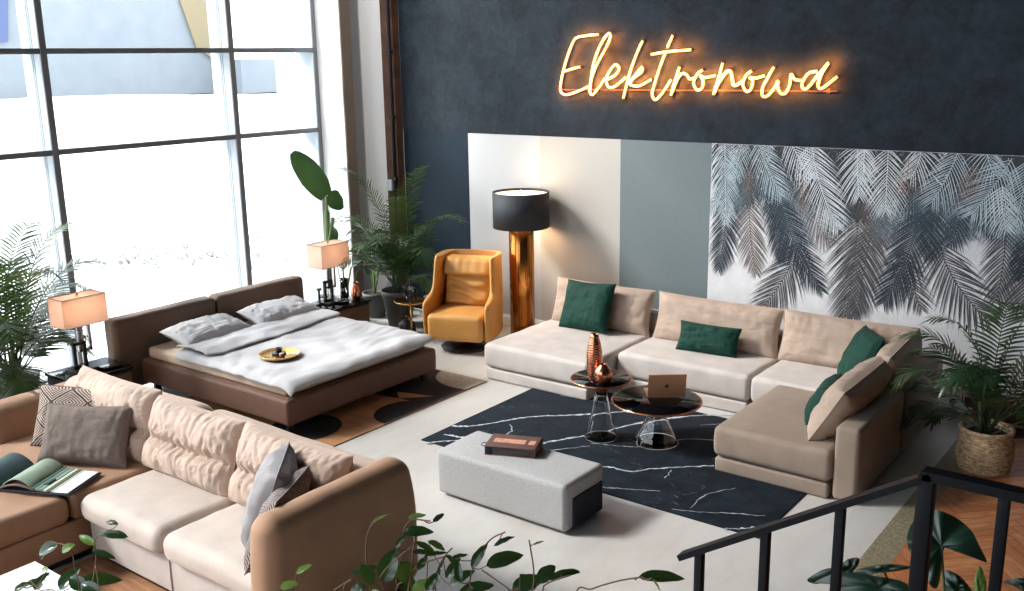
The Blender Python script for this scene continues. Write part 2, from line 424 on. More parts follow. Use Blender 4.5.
# parquet planks laid in a herringbone, one surface
def clip_poly(poly, x0):
    out = []
    for i in range(len(poly)):
        a, b = poly[i], poly[(i+1) % len(poly)]
        ia, ib = a[0] >= x0, b[0] >= x0
        if ia: out.append(a)
        if ia != ib:
            t = (x0-a[0])/(b[0]-a[0]); out.append(tuple(a[k]+(b[k]-a[k])*t for k in range(4)))
    return out
pk = MB(); pk.quad([(-1.45, -6, -.001), (7, -6, -.001), (7, WY, -.001), (-1.45, WY, -.001)], 1)
Lp, Wp = .48, .08
cA = math.sqrt(.5)
for row in range(-70, 90):
    for colu in range(-8, 30):
        for half in (0, 1):
            # herringbone lattice in rotated axes
            bx = row*Wp + colu*Lp; by = row*Wp - colu*Lp
            if half == 0: x0, y0, dx, dy = bx, by, Lp, Wp
            else: x0, y0, dx, dy = bx+Lp, by+Wp-Lp, Wp, Lp
            g = .0015
            loc = [(x0+g, y0+g, 0, 0), (x0+dx-g, y0+g, dx, 0), (x0+dx-g, y0+dy-g, dx, dy), (x0+g, y0+dy-g, 0, dy)]
            if half: loc = [(p[0], p[1], p[3], p[2]) for p in loc]
            so = random.random()*9
            poly = [((p[0]-p[1])*cA-6, (p[0]+p[1])*cA+4, p[2]+so, p[3]+so) for p in loc]
            cx = sum(p[0] for p in poly)/4; cy = sum(p[1] for p in poly)/4
            if cx < -1.9 or cx > 3 or cy < 1.0 or cy > WY-.35: continue
            poly = clip_poly(poly, -1.45)
            if len(poly) < 3: continue
            pk.add([(p[0], p[1], .003) for p in poly], [tuple(range(len(poly)))], 0, False, [(p[2], p[3]) for p in poly], att=.02+random.random()*.9)
fl = struct('floor', pk, ['parquet', 'gap'])
struct('floor', MB().box((-1.45, -6, -.2), (7, WY, -.003)), 'gap')

struct('ceiling', MB().box((WX-.4, -6, H), (7, WY+.3, H+.2)), 'ceiling')
struct('wall_right', MB().box((7, -6, 0), (7.2, WY+.3, H)), 'farwall')
struct('wall_front', MB().box((-1.5, -6.2, 0), (7.2, -6, H)).box((WX-.4, -6.2, 0), (-1.5, -6, .6)), 'farwall')
w2 = bpy.data.objects.new('window_2', None); COL.objects.link(w2); w2.location = (-5, -6, 0); w2['kind'] = 'structure'
f2_ = MB()
for x in (-9.0, -7.1, -5.2, -3.3, -1.52): f2_.rbox((x-.03, -6.15, .6), (x+.03, -6.0, H), .004)
for z in (.6, 2.2, 3.8, 6.0): f2_.box((WX, -6.1, z), (-1.5, -6.04, z+.06))
struct('window_frame', f2_, 'windark', w2)
struct('window_pane', MB().box((WX, -6.08, .6), (-1.5, -6.074, H)), 'pane', w2)
struct('wall_back', MB().box((-8.2, WY, 2.19), (7, WY+.25, H)), 'darkwall')
struct('wall_back', MB().box((-8.2, WY+.004, 0), (7, WY+.25, 2.19)), 'tealwall')
struct('wall_back', MB().box((WX-.4, WY+.01, 0), (-8.2, WY+.25, H)), 'wallwhite')
struct('baseboard_back', MB().rbox((-7.3, WY-.03, 0), (4, WY+.002, .12), .008).rbox((-7.3, WY-.018, .12), (4, WY+.002, .135), .005), 'tablewhite')
# left wall: pier next to the window, its shaded side painted on
struct('wall_left', MB().box((WX-.35, 8.125, 0), (-8.645, 8.29, H)).box((WX-.35, 8.29, 0), (WX-.02, WY+.01, H)), 'wallwhite')
struct('trim_pier_shade', MB().box((-8.645, 8.13, 0), (-8.63, 8.29, H)), 'taupe')  # board added to paint the shaded side of the white pier
struct('trim_2', MB().box((-8.40, WY-.10, 0), (-8.21, WY+.01, H)), 'rust')
t = thing('wall_conduit', 'thin black vertical conduit clipped to the rusty post in the corner', 'pipe', (-8.23, WY-.13, 0))
obj('pipe', MB().tube([(-8.25, WY-.125, .02), (-8.25, WY-.125, H-.05)], .018, 10), 'black', t)
for z in (.9, 1.62, 2.35, 3.1, 3.8):
    obj('clamp', MB().rbox((-8.285, WY-.15, z-.02), (-8.215, WY-.098, z+.02), .005), 'black', t)
tag(obj('junction_box', MB().rbox((-8.37, WY-.15, 1.47), (-8.29, WY-.1, 1.6), .008), 'paleobj'), 'small pale junction box on the rusty corner post above the palm', 'electrical box')  # electrical junction box fixed to the post

# window wall: fins, transoms, panes
win = bpy.data.objects.new('window_1', None); COL.objects.link(win); win.location = (WX, 2.6, 0); win['kind'] = 'structure'
ys = [-5.7, -3.6, -1.5, .6, 2.7, 4.8, 6.9]
fr = MB(); shade_strips = MB(); trs = MB()
for y in ys:
    fr.rbox((WX-.32, y-.035, 0), (WX, y+.035, H), .004)
    fr.box((WX-.16, y-.04, 0), (WX-.145, y-.036, H)); fr.box((WX-.12, y-.04, 0), (WX-.113, y-.036, H))
    shade_strips.rbox((WX, y-.032, 0), (WX+.012, y+.03, H), .003)  # thin strips added to carry the painted backlit shade
fr.rbox((WX-.32, 8.06, 0), (WX, 8.12, H), .004); shade_strips.rbox((WX, 8.075, 0), (WX+.012, 8.12, H), .003)
allb = ys+[8.12]
for a, b in zip(allb, allb[1:]):
    for z in (.0, 2.18, 3.11, 4.9, 6.6):
        trs.rbox((WX-.06, a+.03, z), (WX+.005, b-.03, z+.052), .004)
        fr.box((WX-.3, a+.03, z+.005), (WX-.06, b-.03, z+.045))
struct('window_frame', fr, 'winframe', win); struct('window_frame', shade_strips, 'windark', win); struct('window_frame', trs, 'windark', win)
zs = [.05, 2.18, 3.11, 4.9, H]
pm = MB()
for a, b in zip(allb, allb[1:]):
    pm.box((WX-.2, a+.03, .05), (WX-.194, b-.03, H))
struct('window_pane', pm, 'pane', win)
struct('window_sill', MB().rbox((WX-.02, -5.9, 0), (WX+.12, 8.1, .03), .005), 'tablewhite')

# outside
gm = MB().grid(lambda u, v: (WX-.35-u*160, -90+v*200, -.25+.8*nz3(u*9, v*11, 0)*min(1, u*6)), 40, 40)
tag(obj('snowy_ground', gm, 'snow'), 'white snow covered ground outside the window', 'snow', kind='stuff')
B0 = onz(36, 104, -.2)
b1 = thing('warehouse', 'pale grey blue warehouse beyond the snow with yellow slanted panel', 'building', (-78, 42, -.3))
w_l = onz(-60, 104, -.3); w_r = onz(236, 92, -.3)
def slab(mb, pa, pb, z0, z1, d=10, mi=0):
    pa = Vector((pa.x, pa.y, 0)); pb = Vector((pb.x, pb.y, 0)); n = Vector(((pb-pa).y, -(pb-pa).x, 0)).normalized()
    if n.dot(pa) < 0: n = -n
    q = [pa, pb, pb+n*d, pa+n*d]
    vs = [(p.x, p.y, z0) for p in q]+[(p.x, p.y, z1) for p in q]
    mb.add(vs, [(0,3,2,1),(4,5,6,7),(0,1,5,4),(1,2,6,5),(2,3,7,6),(3,0,4,7)], mi, False); return mb
obj('wall', slab(MB(), w_l, w_r, -.3, 22), 'bldblue', b1)
ya = onz(190, 94, -.3); yb = onz(236, 92, -.3)
cl = Vector((0, 0, 0))
def on_plane_between(px, py, pa, pb, off=-.4):
    d = ray(px, py); n = Vector(((pb-pa).y, -(pb-pa).x, 0)).normalized()
    k = n.dot(pa)+ (off if n.dot(pa) > 0 else -off); tt = k/(d.x*n.x+d.y*n.y); return CAM+d*tt
pp = [on_plane_between(*q, w_l, w_r) for q in ((180, 0), (214, 0), (218, 62), (197, 48))]
nn = (w_l-w_r).normalized().cross(Vector((0, 0, 1)))*.3
obj('panel', MB().add([p for p in pp]+[p+nn for p in pp], [(0,1,2,3),(7,6,5,4),(0,4,5,1),(1,5,6,2),(2,6,7,3),(3,7,4,0)], 0, False), 'bldyel', b1)
pp = [on_plane_between(*q, w_l, w_r, -.5) for q in ((-20, -40), (8, -40), (8, 42), (-20, 42))]
obj('sign_panel', MB().add([p for p in pp]+[p+nn for p in pp], [(0,1,2,3),(7,6,5,4),(0,4,5,1),(1,5,6,2),(2,6,7,3),(3,7,4,0)], 0, False), 'bldsign', b1)
b2 = slab(MB(), onz(243, 93.5, -.3), onz(300, 91, -.3), -.3, 3.4, d=4)
tag(obj('low_shed', b2, 'bldblue'), 'low pale blue shed beyond the snow behind the right hand window bay', 'building')
tag(obj('facade_fin', MB().rbox((WX-1.35, 8.6, -.2), (WX-1.0, 10.4, 7), .01), 'outpale'), 'pale blue grey cladding pier standing outside right end of the window', 'pillar')
for i, (px, py, n) in enumerate(((88, 262, 14), (135, 255, 18), (190, 258, 18), (215, 248, 12), (275, 258, 14))):
    c = onz(px, py+6, -.2); sm = MB()
    for k in range(n):
        q = c+Vector((random.uniform(-.5, .5), random.uniform(-.9, .9), 0)); h = random.uniform(.25, .6)
        for j in range(3):
            sm.tube([q, q+Vector((random.uniform(-.2, .2), random.uniform(-.2, .2), h*.5)), q+Vector((random.uniform(-.35, .35), random.uniform(-.35, .35), h))], [.018, .014, .006], 5)
    tag(obj('snowy_bush', sm, 'shrub'), ['bare snowy bush outside nearest the left palm', 'bare snowy bush outside above the bed headboard middle', 'bare snowy bush outside left of the second window fin', 'small bare bush outside beside the second window fin', 'bare snowy bush outside the right window bay'][i], 'bush')

# ------------------------------------------------------------------ wallpaper samples on the wall
xs = [-7.19, -6.19, -5.18, -4.17]
for (a, b, mt, lb) in ((xs[0], xs[1], 'wp_white', 'white wallpaper panel behind the gold armchair and lamp'), (xs[1], xs[2], 'wp_cream', 'cream wallpaper panel right of the tall gold floor lamp'), (xs[2], xs[3], 'wp_grey', 'plain grey green wallpaper panel left of the palm mural')):
    tag(obj('wallpaper_panel', MB().box((a, WY-.004, .13), (b, WY+.003, 2.185)), mt), lb, 'wallpaper')
mu = MB(); mu.box((xs[3], WY-.004, .13), (3.2, WY+.003, 2.185), 0)
MN = ['wp_base']+['fr_'+k for k in 'gbnwpdmc']; MI = {k: i+1 for i, k in enumerate('gbnwpdmc')}
layer = [0]
def frond2d(p0, p1, p2, ln, k, seed=0):
    """printed palm frond in wall coordinates (x, z)"""
    wd = dict(p=.0042, w=.0046, d=.0085, g=.0062, b=.0056, n=.0062, m=.0036, c=.0028)[k]
    n = max(8, int(((p1-p0).length+(p2-p1).length)/(.031 if k in 'gb' else .025)))
    rnd = random.Random(seed); layer[0] += 1; yb = y = WY-.0045-.00012*layer[0]; mi = MI[k]
    def bez(t): return p0*(1-t)**2+p1*2*t*(1-t)+p2*t*t
    def clipz(q): return Vector((max(xs[3]+.002, min(3.19, q.x)), min(2.183, max(.14, q.y))))
    pts = [bez(i/16) for i in range(17)]
    for a, b in zip(pts, pts[1:]):
        d = (b-a).normalized(); nn_ = Vector((-d.y, d.x))*.003
        q = [clipz(x) for x in (a-nn_, b-nn_, b+nn_, a+nn_)]
        mu.add([(x.x, y, x.y) for x in q], [(0, 1, 2, 3)], mi, False)
    for i in range(n):
        t = .03+.97*i/(n-1); a = bez(t); d = (bez(min(1, t+.02))-bez(max(0, t-.02))).normalized()
        L = ln*(.55+.45*math.sin(PI*min(1, t*.8+.15)))*(1 if t < .75 else 1-(t-.75)*1.9)*rnd.uniform(.9, 1.08)
        for sd in (-1, 1):
            nrm = Vector((-d.y, d.x))*sd
            ang = R(56-24*t)+rnd.uniform(-.08, .08)
            dr = d*math.cos(ang)+nrm*math.sin(ang)
            y = yb-.00002-.00002*(i % 3)-.000006*(sd+1); q = []; P = a.copy(); S5 = 5
            for s in range(S5+1):
                u = s/S5; w = wd*(math.sin(PI*min(1, u*.75+.2))**.8)*(1-u**3)
                nr = Vector((-dr.y, dr.x)); q.append((P+nr*w, P-nr*w))
                dr = (dr+Vector((0, -.045))+d*.03).normalized(); P = P+dr*(L/S5)
            for (a1, a2), (b1_, b2_) in zip(q, q[1:]):
                if a1.y > 2.2 and b1_.y > 2.2: continue
                if max(a1.x, b1_.x) < xs[3]: continue
                c4 = [clipz(v) for v in (a1, b1_, b2_, a2)]
                mu.add([(v.x, y, v.y) for v in c4], [(0, 1, 2, 3)], mi, False)
def wp(c, u, v):
    ox = 710 if c == 4 else 860
    p = ony(ox+u/3.28, 140+v/3.28, WY); return Vector((p.x, p.z))
FR = [
 # dark backdrop fronds along the top
 (4, (330, -20), (335, 90), (320, 200), 90, 'd'), (4, (400, -20), (430, 80), (420, 190), 100, 'd'), (4, (500, -20), (470, 90), (440, 210), 120, 'd'),
 (4, (250, -20), (260, 60), (230, 160), 90, 'd'), (4, (120, -10), (130, 70), (140, 160), 80, 'g'), (5, (60, -10), (60, 80), (50, 200), 110, 'd'), (5, (200, -10), (190, 80), (210, 210), 120, 'd'),
 (5, (330, -10), (350, 80), (320, 220), 110, 'd'), (5, (450, 0), (470, 100), (430, 230), 120, 'd'), (5, (560, 0), (540, 120), (520, 260), 120, 'd'),
 # brown-grey lower fronds
 (4, (300, 330), (270, 430), (170, 555), 110, 'g'), (4, (495, 150), (490, 330), (440, 610), 125, 'g'), (4, (130, 150), (125, 280), (150, 430), 85, 'b'), (4, (330, 220), (350, 280), (390, 330), 70, 'b'),
 (5, (480, 220), (485, 360), (450, 520), 95, 'g'), (5, (262, 330), (280, 460), (420, 590), 120, 'g'), (5, (40, 280), (20, 400), (-10, 560), 100, 'g'), (5, (140, 360), (150, 440), (200, 550), 75, 'g'),
 (5, (560, 330), (560, 450), (530, 560), 100, 'g'), (5, (20, 160), (60, 230), (70, 330), 90, 'b'),
 # mid blue-grey layer
 (4, (60, 120), (50, 180), (60, 250), 60, 'm'), (4, (170, 110), (190, 190), (240, 290), 80, 'm'), (4, (240, 120), (280, 220), (300, 330), 85, 'm'), (4, (120, 90), (110, 160), (100, 230), 60, 'm'),
 (5, (60, 160), (90, 230), (80, 300), 80, 'm'), (5, (180, 170), (170, 230), (190, 310), 90, 'm'), (5, (250, 160), (240, 230), (260, 320), 90, 'm'), (5, (330, 160), (300, 240), (340, 310), 90, 'm'), (5, (410, 190), (400, 250), (430, 300), 80, 'm'), (5, (530, 200), (520, 270), (540, 330), 80, 'm'),
 # navy
 (4, (52, 190), (60, 280), (30, 420), 80, 'n'), (4, (215, 170), (260, 320), (365, 490), 90, 'n'), (4, (195, 180), (220, 290), (235, 390), 60, 'n'), (5, (200, 230), (170, 380), (80, 530), 105, 'n'), (5, (240, 220), (235, 290), (230, 380), 70, 'n'), (5, (540, 320), (545, 380), (530, 450), 60, 'n'), (5, (330, 230), (330, 280), (300, 340), 60, 'n'),
 # pale fronds near the top
 (4, (52, -5), (50, 120), (55, 270), 75, 'p'), (4, (160, 0), (180, 80), (235, 180), 85, 'p'), (4, (335, 0), (345, 140), (420, 285), 105, 'w'), (4, (488, 0), (480, 90), (490, 180), 95, 'w'), (4, (260, -10), (290, 60), (330, 120), 80, 'w'),
 (4, (110, -10), (100, 50), (80, 120), 60, 'p'), (5, (95, 20), (90, 120), (85, 230), 95, 'w'), (5, (20, 0), (15, 60), (10, 130), 60, 'w'), (5, (325, 30), (300, 110), (240, 200), 95, 'p'), (5, (500, 60), (440, 160), (370, 240), 105, 'p'), (5, (470, 150), (460, 210), (480, 290), 80, 'w'),
 (5, (200, 0), (210, 60), (170, 120), 85, 'w'), (5, (420, 0), (410, 50), (440, 110), 85, 'p'), (5, (560, 60), (540, 160), (510, 280), 90, 'p'),
 (5, (160, 60), (165, 110), (140, 170), 55, 'c'), (5, (375, 80), (370, 130), (350, 190), 60, 'c'), (4, (310, 130), (300, 180), (310, 230), 45, 'c'), (4, (130, 100), (135, 130), (120, 170), 35, 'c'),
]
rz_ = random.Random(5)
for i in range(30):   # dense top row: dark backs, blue grey middles
    x = xs[3]+.08+i*.105; k = 'd' if i % 2 == 0 else 'm'
    z = 2.32 if k == 'd' else rz_.uniform(1.95, 2.1); L_ = rz_.uniform(.55, .8) if k == 'd' else rz_.uniform(.45, .65)
    frond2d(Vector((x, z)), Vector((x+rz_.uniform(-.12, .12), z-L_*.5)), Vector((x+rz_.uniform(-.25, .25), z-L_)), .30 if k == 'd' else .22, k, seed=300+i)
for i, (c, a, b, e, ln, k) in enumerate(FR):
    frond2d(wp(c, *a), wp(c, *b), wp(c, *e), ln/3.28/88, k, seed=i)
for i in range(24):   # the mural runs on along the wall, out of the frame
    x = -.7+i*.16; z = random.choice((2.2, 1.7, 1.3)); k = random.choice('ggnmpwd')
    frond2d(Vector((x, z+.1)), Vector((x+random.uniform(-.1, .1), z-.3)), Vector((x+random.uniform(-.4, .4), z-.8)), .40, k, seed=100+i)
tag(obj('palm_mural', mu, MN), 'wall mural of hanging grey, navy and pale blue palm fronds', 'mural')

# ------------------------------------------------------------------ neon sign
ns = thing('neon_sign', 'glowing orange handwritten neon sign on the dark upper wall', 'neon sign', (-4.45, WY, 2.85))
def nsc(px0, py0, k): return lambda L: [(px0+u/k, py0+v/k) for u, v in L]
A1 = nsc(550, 20, 6.57); A2 = nsc(640, 25, 6.95); A3 = nsc(720, 40, 7.877)
LET = [
 ('letter_e', [A1([(318, 95), (240, 103), (168, 122), (130, 200), (100, 290), (78, 380), (70, 460), (100, 490), (160, 478), (250, 440)]), A1([(198, 308), (150, 320), (96, 338)])]),
 ('letter_l', [A1([(262, 470), (275, 350), (300, 240), (345, 140), (385, 88), (398, 110), (370, 180), (310, 290), (275, 380), (262, 455), (275, 492), (310, 460), (360, 385)])]),
 ('letter_e', [A1([(375, 392), (430, 362), (455, 315), (430, 293), (395, 330), (370, 390), (385, 440), (430, 435), (500, 375)])]),
 ('letter_k', [A1([(610, 135), (575, 210), (530, 330), (505, 420), (482, 515)]), A1([(520, 420), (570, 350), (605, 310), (600, 345), (520, 405), (540, 430), (590, 432), (665, 390)])]),
 ('letter_t', [A2([(228, 72), (190, 155)]), A2([(178, 190), (140, 290), (105, 400), (85, 480), (105, 520), (150, 480), (215, 380)]), A2([(78, 205), (180, 187), (355, 172)])]),
 ('letter_r', [A2([(275, 290), (240, 400), (215, 490)]), A2([(225, 470), (255, 390), (290, 340), (325, 345), (345, 375), (385, 365)])]),
 ('letter_o', [A2([(435, 312), (400, 340), (372, 400), (395, 450), (430, 440), (440, 390), (420, 350), (450, 365), (525, 350)])]),
 ('letter_n', [A2([(575, 262), (545, 370), (510, 485)]), A2([(515, 480), (550, 400), (600, 330), (632, 320), (640, 370), (650, 420), (690, 405)]), A3([(0, 330), (40, 260), (78, 242), (95, 290), (112, 358), (150, 345), (180, 320)])]),
 ('letter_o', [A3([(248, 243), (205, 280), (180, 350), (210, 405), (245, 385), (258, 320), (235, 295), (280, 300), (350, 282)])]),
 ('letter_w', [A3([(425, 212), (375, 300), (335, 380), (335, 440), (375, 440), (430, 375), (460, 320), (455, 370), (480, 422), (520, 415), (550, 350), (560, 270), (590, 310), (650, 320)])]),
 ('letter_a', [A3([(765, 245), (700, 260), (655, 320), (650, 375), (690, 378), (760, 290), (855, 180), (800, 270), (772, 360), (800, 382), (860, 340), (925, 288)])]),
]
NY = WY-.05
for nm, strokes in LET:
    mb = MB(); bk = []
    for st in strokes:
        pts = spline([ony(x, y, NY) for x, y in st], 6)
        mb.tube(pts, .0125, 8); bk += [pts[0], pts[-1]]
    l = obj(nm, mb, 'neon', ns); [obj('tube_support', MB().tube([e, e+Vector((0, .05, 0))], .006, 6), 'neonoff', l) for e in bk]
r0 = ony(560, 88, WY-.02); r1 = ony(838, 90, WY-.02)
obj('mounting_rail', MB().box((r0.x, WY-.03, 2.672), (r1.x, WY-.02, 2.684)).box((r0.x, WY-.02, 2.66), (r0.x+.03, WY, 2.70)).box((r1.x-.1, WY-.02, 2.66), (r1.x-.07, WY, 2.70)), 'rust', ns)
k_ = 0
for nm, strokes in LET:   # light given off by the tubes, spaced along them
    for st in strokes:
        q = spline([ony(x, y, NY) for x, y in st], 3); Lq = 0; nxt = .05
        for p, p2 in zip(q, q[1:]):
            Lq += (p2-p).length
            if Lq >= nxt:
                nxt += .16; ld = bpy.data.lights.new('neon_light', 'SPOT'); ld.spot_size = R(150); ld.spot_blend = 1; ld.energy = 5.5; ld.color = (1, .30, .05); ld.shadow_soft_size = .02
                lo = bpy.data.objects.new('neon_light', ld); COL.objects.link(lo); lo.location = (p2.x, WY-.12, p2.z); lo.rotation_euler = (R(90), 0, 0); k_ += 1

# ------------------------------------------------------------------ soft goods
def pillow(mb, w, h, t, mat=None, seed=0, wr=.006, pin=.06, n=26, mi=0, lobes=None, pip=0, pw=4, hz=.5, cr=0):
    def crease(x): return -math.exp(-(x/.07)**2)
    """cushion in local x (width) / z (height), thickness along y, bottom edge at z=0"""
    def P(u, v, s):
        a, b = 2*u-1, 2*v-1
        ex = a*(1-pin*(1-b*b)*abs(a)); ez = b*(1-pin*(1-a*a)*abs(b))
        T = t/2*(max(0, 1-abs(a)**pw)**.5)*(max(0, 1-abs(b)**pw)**.5)
        if lobes is not None: T *= 1-lobes[1]*math.exp(-((b-lobes[0])/.13)**2)
        e = max(abs(a), abs(b))
        wv = wr*(nz3(a*3+seed*7, b*3, s*2)+.6*nz3(a*9+seed, b*2.2+s, seed)+hz*nz3(a*2.2, b*9+seed, s))*(1-e**8)*(.6+1.0*e)
        if cr: wv += cr*(1-e**10)*(crease(nz3(a*4.5+seed*3, b*.9+seed, s*3))*(.25+e**2)+.6*crease(nz3(a*9+seed*5, b*1.4, s*5))*e**3)
        if lobes is not None:
            g_ = math.exp(-((b-lobes[0])/.35)**2)+.7*e**6
            wv += cr*1.3*(crease(nz3(a*6+seed+.6*b, b*.9, s+4))+.7*crease(nz3(a*12+seed, b*1.2, s+9)))*(.25+g_)*(1-e**12)
        return Vector((ex*w/2, s*(T+wv), h/2+ez*h/2))
    mb.grid(lambda u, v: P(u, v, -1), n, n, mi, mat)
    mb.grid(lambda u, v: P(u, v, 1), n, n, mi, mat, flip=True)
    if pip:
        rim = [P(k/20, 0, 0) for k in range(20)]+[P(1, k/20, 0) for k in range(20)]+[P(1-k/20, 1, 0) for k in range(20)]+[P(0, 1-k/20, 0) for k in range(20)]
        mb.tube(rim, pip, 6, mi, mat, closed=True)
    return mb
def soft(mb, a, b, r, puff=.02, mi=0, wr=.004, seed=0, div=(14, 14, 3), side=0.0, cs=4):
    def fn(p, q, d):
        x, y, z = q
        up = puff*(1-x*x)*(1-y*y) if z > 0 else 0
        w = wr*(nz3(p.x*5+seed, p.y*5, p.z*5)+.6*nz3(p.x*13, p.y*13+seed, p.z*9))
        return Vector((p.x+side*x*(1-z*z)*abs(x), p.y+side*y*(1-z*z)*abs(y), p.z+up))+Vector((0, 0, w)) if z > .5 else Vector((p.x+side*x*(1-z*z)*abs(x)+w*.6, p.y+side*y*(1-z*z)*abs(y)+w*.6, p.z+up))
    return mb.rbox(a, b, r, mi, n=div, cs=cs, fn=fn)
def throw(name, label, w, h, t, loc, yaw, lean, mat, roll_=0, seed=0, group=None, wr=.008, pip=.004, pin=.07):
    mb = pillow(MB(), w, h, t, seed=seed, wr=wr, pip=pip, pin=pin, n=40, cr=.006, hz=.3)
    o = obj(name, mb, mat); o.location = loc
    o.rotation_mode = 'XYZ'
    m = Matrix.Rotation(yaw, 4, 'Z') @ Matrix.Rotation(-lean, 4, 'X') @ Matrix.Rotation(roll_, 4, 'Y')
    o.rotation_euler = m.to_euler()
    tag(o, label, 'cushion', group); return o

# ------------------------------------------------------------------ corner sofa (right)
so = thing('sectional_sofa', 'greige velvet corner sofa of low modules along the wallpapered wall', 'sofa', (-3.7, 7.8, 0))
SH = .36
def seat_mod(x0, y0, x1, y1, seed, mt='greige'):
    obj('plinth', soft(MB(), (x0+.01, y0+.01, .004), (x1-.01, y1, .115), .02, 0, wr=.002, seed=seed, div=(8, 8, 1)), mt, so)
    mb = soft(MB(), (x0, y0, .125), (x1, y1, SH), .045, .018, wr=.005, seed=seed, side=.008)
    rim = []
    a = .012
    for k in range(21): rim.append((x0+a+(x1-x0-2*a)*k/20, y0+.004, SH-.035))
    mb.tube(rim, .004, 5)
    obj('seat', mb, mt, so)
seat_mod(-5.68, 6.98, -4.50, 8.22, 1)
seat_mod(-4.48, 7.45, -3.19, 8.22, 2)
seat_mod(-3.17, 7.45, -2.06, 8.22, 3)
seat_mod(-2.93, 6.25, -2.06, 7.43, 4, 'greigenapshade')
for (a, b, c, d, s) in ((-5.66, 8.23, -4.5, 8.42, 1), (-4.48, 8.23, -3.19, 8.42, 2), (-3.17, 8.23, -1.88, 8.42, 3), (-2.05, 6.27, -1.88, 7.30, 5), (-2.05, 7.31, -1.88, 8.22, 6)):
    obj('back_frame', soft(MB(), (a, b, .01), (c, d, .545), .035, .004, wr=.003, seed=s, div=(6, 6, 3)), 'greigenapshade' if a > -3 else 'greige', so)
def bcush(w, h, t, loc, yaw_, lean, seed, roll_=0, mat='greige2'):
    m = Matrix.Translation(loc) @ Matrix.Rotation(yaw_, 4, 'Z') @ Matrix.Rotation(-lean, 4, 'X') @ Matrix.Rotation(roll_, 4, 'Y')
    obj('back_cushion', pillow(MB(), w, h, t, m, seed=seed, wr=.010, pin=.05, pip=.005, pw=4, n=56, hz=.15, cr=.010), mat, so)
bcush(1.16, .46, .21, (-5.07, 8.06, .345), 0, R(16), 11)
bcush(1.27, .46, .21, (-3.82, 8.06, .345), 0, R(16), 12)
bcush(1.16, .46, .20, (-2.62, 8.07, .345), 0, R(15), 13)
bcush(1.06, .46, .27, (-2.26, 6.88, .36), R(-90), R(30), 14)
bcush(.95, .46, .25, (-2.20, 7.70, .37), R(-87), R(24), 15)
throw('throw_pillow', 'square dark green velvet cushion at the left end of the corner sofa', .58, .50, .17, (-5.11, 7.82, .375), R(-4), R(24), 'green', roll_=R(-3), seed=21, group='green velvet cushions')
throw('throw_pillow', 'small rectangular green velvet lumbar cushion in the middle of the corner sofa', .58, .27, .14, (-3.76, 7.80, .375), R(6), R(24), 'green', seed=22, group='green velvet cushions', roll_=R(1))
throw('throw_pillow', 'square green velvet cushion in the corner of the corner sofa, turned on edge', .50, .48, .17, (-2.46, 7.72, .37), R(-58), R(26), 'green', roll_=R(-4), seed=23, group='green velvet cushions')
throw('throw_pillow', 'green velvet cushion lying low on the right hand seat, nearest the railing', .52, .30, .15, (-2.42, 6.86, .375), R(-80), R(30), 'green', seed=24, group='green velvet cushions')

# ------------------------------------------------------------------ left sofa
ls = thing('corner_sofa', 'tan velvet sofa with chaise and tall rounded arm in the left foreground', 'sofa', (-5.2, 3.2, 0))
obj('base', MB().rbox((-6.85, 2.86, .0), (-3.60, 3.70, .055), .005).rbox((-6.7, 1.6, 0), (-5.56, 2.9, .055), .005), 'black', ls)
obj('body', soft(MB(), (-5.47, 2.82, .055), (-3.78, 3.6, .29), .02, 0, wr=.002).rbox((-4.63, 2.812, .06), (-4.622, 2.83, .285), .003), 'greige', ls)
obj('body', soft(MB(), (-6.74, 1.55, .055), (-5.51, 3.6, .28), .02, 0, wr=.002), 'tan', ls)
obj('seat', soft(MB(), (-5.48, 2.76, .285), (-4.635, 3.45, .455), .07, .02, wr=.006, seed=2), 'seatlight', ls)
obj('seat', soft(MB(), (-4.625, 2.76, .285), (-3.74, 3.45, .455), .07, .02, wr=.006, seed=3), 'seatlight', ls)
obj('seat', soft(MB(), (-6.74, 1.50, .275), (-5.50, 2.74, .45), .06, .015, wr=.006, seed=4), 'tan', ls)
obj('seat', soft(MB(), (-6.74, 2.745, .275), (-5.50, 3.45, .452), .05, .015, wr=.006, seed=5), 'tan', ls)
def sofaback(p, q, d):
    x, y, z = q
    return Vector((p.x, p.y+.02*(1-z)*.0, p.z+.012*nz3(p.x*3, p.y*3, 1)+ .01*math.sin(p.x*2)))
obj('backrest', MB().rbox((-6.85, 3.42, .06), (-5.3, 3.73, .79), .11, n=(10, 2, 6), cs=5, fn=sofaback).rbox((-5.29, 3.42, .06), (-3.58, 3.73, .80), .11, n=(10, 2, 6), cs=5, fn=sofaback), 'tan2', ls)
def armfn(p, q, d):
    x, y, z = q
    t = max(0, z)  # rounder top, slight fall toward the front
    return Vector((p.x+.012*x*(1-z*z), p.y+(.03*(1-z*z) if y < 0 else 0)*-1 + (.0 if y < 0 else -.06*max(0, z)**2), p.z+.004*nz3(p.x*6, p.y*6, p.z*6)))
obj('arm', MB().rbox((-3.735, 2.70, .07), (-3.545, 3.76, .85), .088, n=(2, 12, 8), cs=6, fn=armfn), 'tan', ls)
obj('arm', MB().rbox((-7.0, 2.88, .06), (-6.74, 3.74, .70), .10, n=(2, 12, 8), cs=6, fn=armfn), 'tan', ls)
def lcush(x0, x1, seed, y=3.29, z=.44, top=.48, lean=21, t=.25):
    w = x1-x0
    m = Matrix.Translation(((x0+x1)/2, y, z)) @ Matrix.Rotation(-R(lean), 4, 'X')
    obj('back_cushion', pillow(MB(), w, top, t, m, seed=seed, wr=.008, pin=.05, pw=5, lobes=(-.14, .45), n=80, hz=.1, cr=.014, pip=.004), 'tan2', ls)
lcush(-6.52, -5.56, 31, y=3.30, z=.44, top=.50, lean=19)
lcush(-5.58, -4.68, 32)
lcush(-4.68, -3.76, 33)
